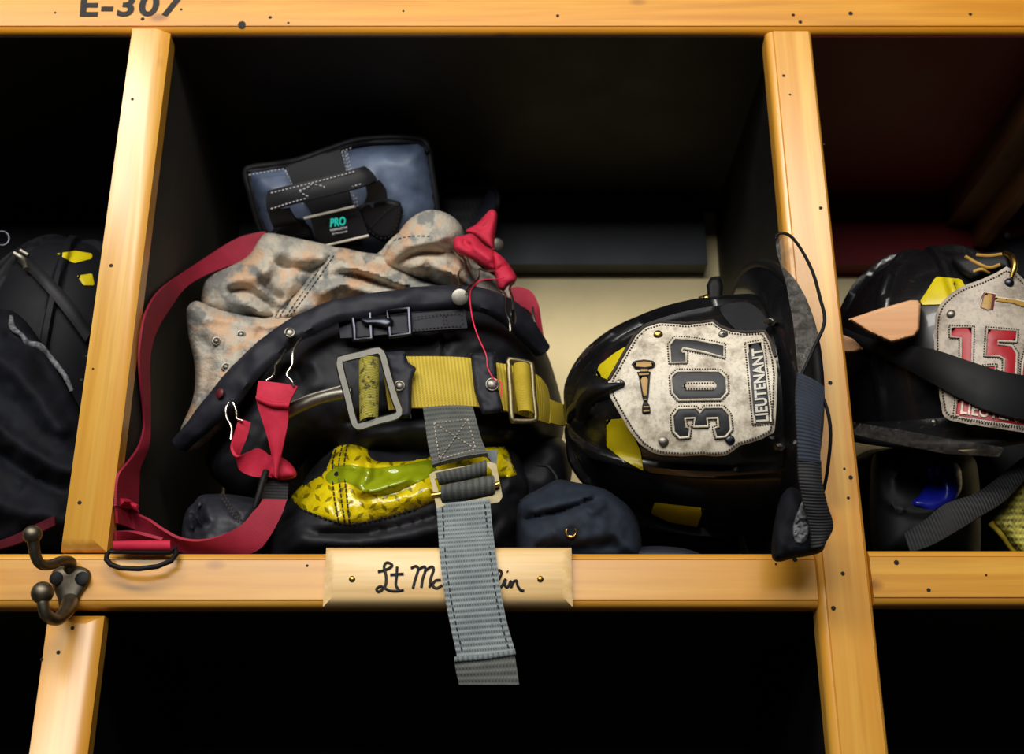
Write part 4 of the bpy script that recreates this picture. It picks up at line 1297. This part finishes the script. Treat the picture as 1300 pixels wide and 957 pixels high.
gold([(155, 330), (175, 308), (235, 300), (290, 308), (308, 332), (295, 352), (240, 362), (175, 358)], .0029, 1)
gold([(166, 330), (190, 313), (235, 308), (280, 314), (298, 332), (285, 346), (240, 352), (180, 348)])
gold([(188, 378), (275, 376), (272, 400), (262, 535), (255, 560), (272, 600), (275, 632), (222, 638), (220, 600), (230, 560), (222, 535), (200, 405)], .0029, 1)
gold([(196, 384), (268, 383), (265, 398), (204, 402)])
gold([(206, 408), (263, 404), (254, 525), (228, 528)])
gold([(230, 540), (252, 540), (252, 556), (232, 556)])
gold([(228, 584), (266, 584), (268, 600), (228, 602)])
gold([(228, 610), (268, 608), (270, 626), (228, 630)])
gold([(212, 356), (258, 356), (262, 376), (206, 378)])
em.link('trumpet_emblem', [M['gold'], M['ink']], shd, angle=50)
for (zx, zy), r, mt in (((322, 148), .0042, 'brass'), ((355, 810), .0044, 'steel'), ((727, 147), .0042, 'steel'), ((770, 800), .0042, 'dark_metal'), ((84, 455), .0044, 'steel')):
    x, y = z1(zx, zy)
    c = P(x, y, ys1(x, y) - .002)
    sc = Acc().add(*stud(c, (0, -1, -.1), r, .0022)).link('rivet' if zx in (322, 355) else 'screw', M[mt], shd)
    if zx not in (322, 355):
        cr_ = Acc()
        for dx, dy in ((1, 0), (0, 1)):
            cr_.add(*tube([c + Vector((-dx * .0018, -.0022, -dy * .0018)), c + Vector((dx * .0018, -.0022, dy * .0018))], .0005, sides=6, sub=1))
        cr_.link('cross_slot', M['ink'], sc)
# holder from the crown to the front
ribbon('front_holder', [(731, 530, .045), (733, 508, .02), (745, 494, -.012), (762, 487, ys1(785, 487) - .002), (792, 486, ys1(785, 487) - .003)],
       [(748, 530, .040), (750, 516, .018), (760, 504, -.010), (772, 498, ys1(785, 487) - .001), (792, 491, ys1(785, 487) - .003)], M['boot_black'], h1, th=.003, n=24, nw=7, bulge=.003)
y_on = lambda s, l: (lambda x, y: np.vectorize(lambda p, q: s.hit(p, q) - l)(x, y))
for ol in ([(757, 476), (760, 464), (780, 448), (797, 438), (802, 462), (772, 482)], [(770, 533), (790, 531), (802, 548), (813, 572), (817, 598), (790, 583), (770, 567)], [(831, 638), (894, 645), (885, 669), (850, 663), (826, 652)]):
    Pillow(ol, y_on(s1, .0012), .0006, .0004, R=2, res=4, smooth=False).link('reflective_patch', M['yellow_patch'], h1)
Pillow([(914, 391), (932, 384), (952, 385), (970, 400), (975, 416), (958, 422), (938, 420), (924, 408)], y_on(s1, .002), .0012, .0006, R=4, res=4, namp=.001, nscale=.2).link('worn_pad', M['worn_pad'], h1)
# visor, its straps and hardware
vz = [(984, 300), (992, 296), (1004, 300), (1018, 318), (1032, 346), (1041, 378), (1047, 408), (1034, 440), (1018, 475), (1032, 488), (1046, 508), (1054, 540), (1053, 575), (1046, 620), (1032, 650), (1018, 655), (1018, 600), (1016, 540), (1013, 470), (1007, 410), (998, 360), (986, 320)]
yv = lambda x, y: -.068 - .0003 * (x - 990) + 1.7e-6 * (y - 476) ** 2
vis = Pillow(vz, yv, .0012, .0012, R=2, res=7, smooth=False).link('face_shield', M['visor'], h1)
rod('shield_edge', [P(x, y, yv(x, y)) for x, y in vz[:9]], .0015, M['rubber'], vis, sides=8, sub=3)
rod('shield_edge', [P(x, y, yv(x, y)) for x, y in vz[8:15]], .0015, M['rubber'], vis, sides=8, sub=3)
ribbon('goggle_strap', [(1012, 474, -.088), (1010, 500, -.092), (1011, 540, -.094), (1013, 585, -.092)], [(1046, 492, -.088), (1044, 520, -.092), (1041, 550, -.094), (1041, 588, -.092)], M['blue_web'], h1, th=.003, n=34, nw=7, bulge=.002)
ribbon('chin_strap', [(1012, 583, -.090), (1014, 610, -.088), (1020, 640, -.082), (1028, 672, -.074), (1030, 696, -.07)], [(1042, 586, -.090), (1043, 610, -.088), (1050, 640, -.082), (1057, 668, -.074), (1046, 692, -.07)], M['black_web'], h1, th=.004, n=30, nw=7, bulge=.003)
EF = Pillow([(988, 640), (1006, 618), (1030, 640), (1046, 668), (1048, 690), (1040, 702), (1010, 708), (980, 708)], -.045, .016, .014, R=18, res=4, namp=.003, nscale=.05)
ef = EF.link('ear_flap', M['coat_dark'], h1)
Pillow([(1006, 668), (1016, 640), (1021, 634), (1027, 652), (1028, 676), (1022, 690), (1010, 690)], lambda x, y: EF.Yf(x, y) + .001, .005, .002, R=7, res=2.2, namp=.003, nscale=.25).link('fuzzy_lining', M['fuzz'], ef)
for (x, y), r in (((985, 408), .0046), ((996, 567), .0046)):
    yy = s1.hit(x, y)
    b = Acc().add(*tube([P(x, y, yy + .004), P(x - 6, y, yy - .008)], .0042, sides=6, sub=1)).add(*tube([P(x - 4, y, yy - .006), P(x - 12, y, yy - .009)], .003, sides=10, sub=1))
    b.link('bolt', M['wire'], h1, smooth=False)
br = Pillow([(897, 362), (902, 352), (914, 350), (918, 362), (916, 388), (899, 388)], .05, .01, .012, R=4, res=3, smooth=False).link('visor_bracket', M['rubber'], h1)
Acc().add(*tube([P(888, 381, .045), P(903, 377, .045)], .0034, sides=10, sub=1)).add(*stud(P(898, 379, .042), (.6, -1, 0), .0042, .003)).link('screw', M['brass'], br)

bc = Pillow([(760, 640), (800, 618), (860, 606), (925, 620), (938, 690), (936, 735), (860, 738), (770, 738), (758, 700)], .318, .02, .03, R=40, res=8, namp=.004).link('gap_fill_cloth', M['coat_dark'])  # added to darken the gap under the helmet, hiding the cream wall
tag(bc, 'black cloth added to fill the dark gap behind and below the helmet numbered 307', 'cloth')
# dark lens shaped cloth edge under it
Pillow([(742, 706), (790, 697), (830, 693), (868, 696), (895, 706), (895, 716), (742, 716)], .055, .012, .012, R=10, res=5).link('cloth_edge', M['band_cloth'], nv)

# ---------------------------------------------------------------- helmet in the right compartment, 154
h2 = thing('fire_helmet', 'black fire helmet upright in the right compartment, grey leather front with red numerals', 'helmet', (.43, .12, ZB + .2045), 'fire helmets')
s2 = Shell((.428, .135, ZB + .366), -10, 18, 6, .103, .125, .162, .034, .016, .05)
s2.build(h2, M['helmet_black'])
sh2 = [(1186, 440), (1186, 415), (1188, 398), (1194, 385), (1206, 373), (1222, 363), (1245, 355), (1265, 346), (1278, 338), (1290, 345), (1302, 357), (1322, 372), (1340, 385), (1352, 420), (1352, 500), (1345, 556), (1300, 549), (1260, 543), (1228, 538), (1204, 533), (1197, 527), (1193, 505), (1189, 475)]
base2 = lambda x, y: -.03 + 3.0e-6 * (x - 1272) ** 2 + .00006 * (540 - y)
ys2 = shield_plane(s2, sh2, base2, .004)
SH2 = Pillow(sh2, lambda x, y: np.vectorize(ys2)(x, y), .002, .002, R=3, res=4.5, smooth=False)
sd2 = SH2.link('front_shield', M['leather_grey'], h2)
sd2['label'] = 'grey leather front with red numerals'
a = Acc()
ctr = np.array((1272., 450.))
inr = [tuple(ctr + (np.array(q) - ctr) * .95) for q in sh2]
stitches(a, inr + [inr[0]], ys2, 2.0, 1.7, .0008, .0022, smooth=False)
a.link('edge_stitching', M['thread'], sd2)
piped('numeral_one', [(1207, 415), (1235, 416), (1233, 500), (1219, 498), (1220, 429), (1207, 428)], ys2, M['inlay_red'], sd2, M['leather_grey'])
piped('numeral_five', [(1253, 417), (1291, 420), (1290, 434), (1267, 433), (1267, 437), (1284, 439), (1291, 449), (1289, 488), (1280, 497), (1248, 494), (1249, 465), (1264, 464), (1263, 478), (1274, 478), (1275, 456), (1268, 452), (1251, 452)], ys2, M['inlay_red'], sd2, M['leather_grey'])
piped('numeral_four', [(1309, 422), (1326, 424), (1326, 464), (1334, 465), (1334, 480), (1326, 480), (1326, 502), (1310, 500), (1311, 479), (1297, 477), (1298, 462)], ys2, M['inlay_red'], sd2, M['leather_grey'])
pn = piped('rank_panel', [(1215, 506), (1335, 522), (1336, 545), (1213, 527)], ys2, M['inlay_red'], sd2, M['leather_grey'], grow=1.5)
text_acc('LIEUTENANT', (1219, 525), (1331, 541), (1331, 525), (1221, 509), ys2, bold=.02, lift=.0034).link('rank_lettering', M['leather_cream'], pn, smooth=False)
em = Acc()
z2 = lambda x, y: (1170 + x / 9.57, 330 + y / 9.57)
ax = lambda pts, l, m: em.add(*Pillow([z2(*q) for q in pts], lambda x, y: np.vectorize(ys2)(x, y) - l, .0004, .0004, R=1.5, res=2.5, smooth=False).mesh(), m=m)
ax([(745, 380), (915, 410), (910, 440), (990, 455), (1130, 470), (1250, 495), (1500, 560), (1500, 640), (1240, 580), (1100, 530), (900, 520), (880, 630), (800, 625), (690, 590), (730, 490), (710, 455), (720, 425)], .0022, 2)
ax([(755, 392), (908, 416), (895, 450), (872, 612), (800, 615), (706, 578), (740, 490), (722, 452), (732, 430)], .0027, 1)
ax([(770, 402), (860, 420), (838, 600), (800, 602), (720, 572), (752, 480)], .0033, 0)
ax([(890, 452), (990, 466), (1130, 482), (1250, 507), (1500, 572), (1500, 626), (1240, 568), (1100, 518), (890, 496)], .0033, 0)
em.link('axe_emblem', [M['gold'], M['maroon'], M['leather_cream']], sd2, angle=50)
for (x, y), mt in (((1208, 399), 'steel'),):
    Acc().add(*stud(P(x, y, ys2(x, y) - .002), (-.1, -1, -.1), .0042, .0026)).link('rivet', M[mt], sd2)
Acc().add(*stud(P(1281, 359, ys2(1281, 359) - .002), (-.1, -1, -.1), .0042, .003)).link('eyelet', M['dark_metal'], sd2)
rod('holder_hook', [P(1276, 322, ys2(1278, 340) + .01), P(1285, 327, ys2(1278, 340) - .004), P(1288, 338, ys2(1278, 340) - .008), P(1284, 352, ys2(1278, 340) - .006)], [.003, .003, .0028, .002], M['brass'], h2, sides=10)
hold = Pillow([(1208, 328), (1222, 323), (1248, 321), (1272, 320), (1283, 326), (1286, 340), (1280, 346), (1270, 344), (1250, 350), (1238, 356), (1226, 352), (1214, 342)], lambda x, y: np.interp(x, [1208, 1285], [.02, ys2(1278, 345) + .012]), .012, .012, R=10, res=3)
hold.link('front_holder', M['boot_black'], h2)
a = Acc()
for ln in ([(1226, 326), (1240, 334), (1256, 340), (1270, 336)], [(1240, 324), (1256, 325), (1272, 323)], [(1236, 345), (1246, 342), (1256, 346)]):
    a.add(*tube([P(x, y, hold.Y(x, y)) for x, y in ln], .0018, sides=8))
a.link('gold_tooling', M['gold'], h2)
for ol in ([(1165, 387), (1187, 353), (1190, 351), (1220, 354), (1226, 364), (1200, 386)],):
    Pillow(ol, y_on(s2, .0012), .0006, .0004, R=2, res=4, smooth=False).link('reflective_patch', M['yellow_patch'], h2)
y2 = lambda x, y, l: min(s2.hit(x, y, .1), ys2(x, y) - .002 if x > 1184 else 9.) - l
bA = [(1066, 414), (1100, 428), (1150, 438), (1186, 444), (1228, 458), (1268, 471), (1310, 479), (1345, 486)]
bB = [(1066, 430), (1100, 446), (1150, 468), (1188, 489), (1222, 507), (1258, 523), (1304, 534), (1345, 540)]
mn = lambda x: min(y2(x, yy, .006) for yy in (np.interp(x, [q[0] for q in bA], [q[1] for q in bA]), np.interp(x, [q[0] for q in bB], [q[1] for q in bB])))
ribbon('inner_tube_band', [(x, y, mn(x)) for x, y in bA], [(x, y, mn(x)) for x, y in bB], M['rubber'], h2, th=.003, n=50, nw=9, bulge=.003)
yv2 = lambda x, y: -.045 + .0006 * (y - 545)
Pillow([(1083, 536), (1140, 545), (1200, 556), (1276, 568), (1268, 580), (1200, 576), (1140, 564), (1083, 551)], yv2, .0012, .0012, R=2, res=6, smooth=False).link('face_shield', M['visor'], h2)
Acc().add(*stud(P(1186, 535, s2.hit(1186, 535) - .002), (0, -1, .2), .003, .002)).link('rivet', M['steel'], h2)

w1 = Pillow([(1077, 405), (1116, 392), (1155, 381), (1165, 381), (1169, 386), (1167, 419), (1161, 427), (1132, 435), (1103, 422)], min(s2.hit(x, y) for x, y in ((1085, 410), (1100, 405), (1120, 410), (1140, 410), (1160, 405), (1164, 420))) - .012, .010, .010, R=2.5, res=1.8, smooth=False).link('door_wedge', M['wedge_wood'])
tag(w1, 'pale wooden door wedge tucked above the rubber band of the helmet with red numerals', 'wedge', 'door wedges')
w2 = Pillow([(1068, 424), (1083, 430), (1096, 443), (1086, 447), (1068, 448)], min(s2.hit(x, y) for x, y in ((1070, 430), (1075, 440), (1085, 440), (1094, 443))) - .022, .008, .008, R=2.5, res=1.8, smooth=False).link('door_wedge', M['wedge_wood'])
tag(w2, 'small tip of a second wooden wedge just below the rubber band, beside the right post', 'wedge', 'door wedges')

# under and behind it
mk = thing('breathing_mask', 'black rounded mask with blue insert and webbing strap under the helmet with red numerals', 'mask', P(1180, 712, .12))
MK = Pillow([(1106, 590), (1120, 572), (1170, 566), (1225, 574), (1242, 600), (1245, 700), (1235, 716), (1130, 716), (1106, 690)], .13, .06, .06, R=50, res=6, ridges=[([(1113, 590), (1118, 622), (1136, 644), (1165, 650), (1200, 648)], 3.5, .006), ([(1140, 600), (1170, 610), (1200, 606)], 16, -.02)])
MK.link('mask_body', M['rubber'], mk)
Pillow([(1155, 640), (1166, 628), (1174, 612), (1178, 588), (1215, 586), (1222, 620), (1205, 642), (1180, 648)], lambda x, y: MK.Yf(x, y) + .002, .008, .003, R=10, res=4).link('insert', M['blue_plastic'], mk)
ribbon('head_strap', [(1148, 678, .055), (1175, 660, .048), (1200, 640, .042), (1235, 628, .04), (1260, 612, .04), (1300, 580, .04), (1330, 560, .05)], [(1156, 702, .05), (1184, 692, .044), (1212, 676, .038), (1244, 656, .036), (1275, 636, .036), (1306, 604, .036), (1338, 580, .05)], M['black_web'], mk, th=.003, n=40, nw=7, bulge=.003)

yf = thing('yellow_pouch', 'yellow ribbed fabric pouch at the right end of the shelf beside the webbing strap', 'pouch', P(1310, 706, .1))
YP = Pillow([(1256, 664), (1272, 646), (1285, 616), (1300, 588), (1330, 570), (1360, 600), (1360, 718), (1300, 716), (1290, 703)], .085, .03, .04, R=20, res=4, smooth=False)
YP.link('pouch_body', M['yellow_worn'], yf)
rod('pouch_edge', [P(x, y, YP.Y(x, y) - .002) for x, y in ((1258, 664), (1270, 676), (1282, 692), (1292, 704))], .003, M['yellow_web'], yf, sides=8)

bn = Pillow([(1246, 345), (1258, 322), (1280, 305), (1304, 296), (1340, 292), (1356, 310), (1356, 560), (1352, 735), (1080, 737), (1084, 580), (1240, 570), (1250, 500)], .318, .02, .03, R=50, res=8).link('bag_and_dark_backing', M['helmet_navy'])  # bag at the top; lower part widened to darken the cream wall behind
tag(bn, 'dark navy bag behind the right helmet, its lower part added to darken the back wall', 'bag')
Acc().add(*stud(P(1279, 298, .348), (0, -1, 0), .006, .003)).link('bolt', M['steel'], lk)

# ================================================================== LEFT COMPARTMENT
h3 = thing('fire_helmet', 'scuffed black helmet with yellow patches in the dark left compartment', 'helmet', (-.47, .16, ZB + .2015), 'fire helmets')
s3 = Shell((-.488, .217, ZB + .415), 14, 14, -6, .1, .115, .165, .02, .014, .015)
s3.build(h3, M['helmet_navy'])
for ol in ([(72, 322), (95, 318), (117, 322), (117, 328), (94, 334)], [(98, 350), (117, 347), (120, 362), (106, 362)]):
    Pillow([q for q in ol], y_on(s3, .0015), .0006, .0004, R=2, res=3, smooth=False).link('reflective_patch', M['yellow_patch'], h3)
y3 = lambda q: [(x, y, s3.hit(x, y, .12) - .006) for x, y in q]
ribbon('chin_strap', y3([(20, 330), (50, 360), (80, 396), (108, 434)]), y3([(30, 320), (60, 348), (92, 384), (116, 420)]), M['boot_black'], h3, th=.003, n=24, nw=5, bulge=.002)
Acc().add(*tube([P(18, 322, s3.hit(18, 322) - .010), P(30, 330, s3.hit(30, 330) - .010), P(34, 342, s3.hit(34, 342) - .010)], .003, sides=8)).add(*tube([P(26, 318, s3.hit(26, 318) - .012), P(36, 324, s3.hit(36, 324) - .012)], .002, sides=8)).link('buckle', M['steel'], h3)
rod('hanging_ring', [P(3 + 9 * math.cos(t), 303 + 9 * math.sin(t), .05) for t in np.linspace(0, 2 * math.pi, 20, endpoint=False)], .0016, M['dark_metal'], h3, closed=True, sub=1)

jc = thing('fire_coat', 'crumpled dark navy coat with a frayed tan cord in the left compartment', 'coat', P(40, 716, .12))
JC = Pillow([(-60, 400), (0, 392), (30, 405), (62, 450), (92, 500), (118, 560), (124, 640), (120, 699), (0, 700), (-60, 699)], .075, .04, .01, R=60, res=6,
            ridges=[([(-30, 520), (20, 560), (70, 590), (115, 600)], 12, .014), ([(-20, 450), (20, 470), (60, 520), (90, 560)], 14, .010), ([(-20, 560), (30, 600), (90, 630)], 8, -.012), ([(-20, 640), (40, 650), (100, 660)], 16, .012), ([(0, 420), (40, 440), (70, 490)], 6, -.007)], namp=.006, nscale=.025, seed=21)
JC.link('coat_body', M['coat_dark'], jc)
Pillow([(-60, 530), (20, 522), (90, 535), (122, 590), (126, 728), (0, 730), (-60, 730)], .19, .07, .10, R=60, res=9, namp=.005, seed=3).link('coat_sleeve', M['coat_dark'], jc)
rod('frayed_cord', [P(x, y, JC.Y(x, y) - .001) for x, y in ((14, 402), (16, 416), (28, 426), (36, 436), (50, 440), (62, 452), (74, 466), (84, 480), (91, 496))], [.002, .003, .0022, .003, .004, .003, .0026, .0024, .002], M['fuzz'], jc, sides=8)
rs = ribbon('red_strap', [(-20, 694, .010), (20, 679, .010), (52, 663, .010), (70, 655, .010)], [(-20, 702, .010), (24, 690, .010), (54, 675, .010), (70, 667, .010)], M['dull_red'], None, th=.003, n=20)
tag(rs, 'dull red strap behind the bronze hook in the left compartment', 'strap')

# ================================================================== LIGHT AND CAMERA
def area(name, loc, target, sx, sy, power, col=(1, 1, 1)):
    l = bpy.data.lights.new(name, 'AREA'); l.shape = 'RECTANGLE'; l.size = sx; l.size_y = sy; l.energy = power; l.color = col
    o = bpy.data.objects.new(name, l); COL.objects.link(o)
    o.location = loc
    o.rotation_euler = (Vector(target) - Vector(loc)).to_track_quat('-Z', 'Y').to_euler()
    return o


area('ceiling_tube_light', (-.3, -1.35, ZB + 1.25), (0, .1, ZB + .4), 2.2, .3, 34, (1, .95, .87))
area('bay_door_daylight', (-.5, -3.2, ZB + 1.25), (0, .1, ZB + .55), 2.0, .5, 46, (.96, .98, 1))
w = bpy.data.worlds.new('dim_hall'); SC.world = w
w.use_nodes = True
w.node_tree.nodes['Background'].inputs[0].default_value = (.8, .9, 1, 1)
w.node_tree.nodes['Background'].inputs[1].default_value = .006

cam = bpy.data.cameras.new('camera'); co = bpy.data.objects.new('camera', cam); COL.objects.link(co)
co.location = EYE
co.rotation_euler = (math.pi / 2 + PITCH, 0, 0)
cam.sensor_fit = 'HORIZONTAL'; cam.sensor_width = 36
cam.lens = F_PX * 36 / 1300
cam.shift_y = (CY - 478.5) / 1300
cam.clip_start = .05; cam.clip_end = 30
cam.dof.use_dof = True; cam.dof.focus_distance = 1.03; cam.dof.aperture_fstop = 6.3
SC.camera = co
vs = SC.view_settings
vs.view_transform = 'Standard'; vs.look = 'None'; vs.exposure = 0; vs.gamma = 1; vs.use_curve_mapping = False
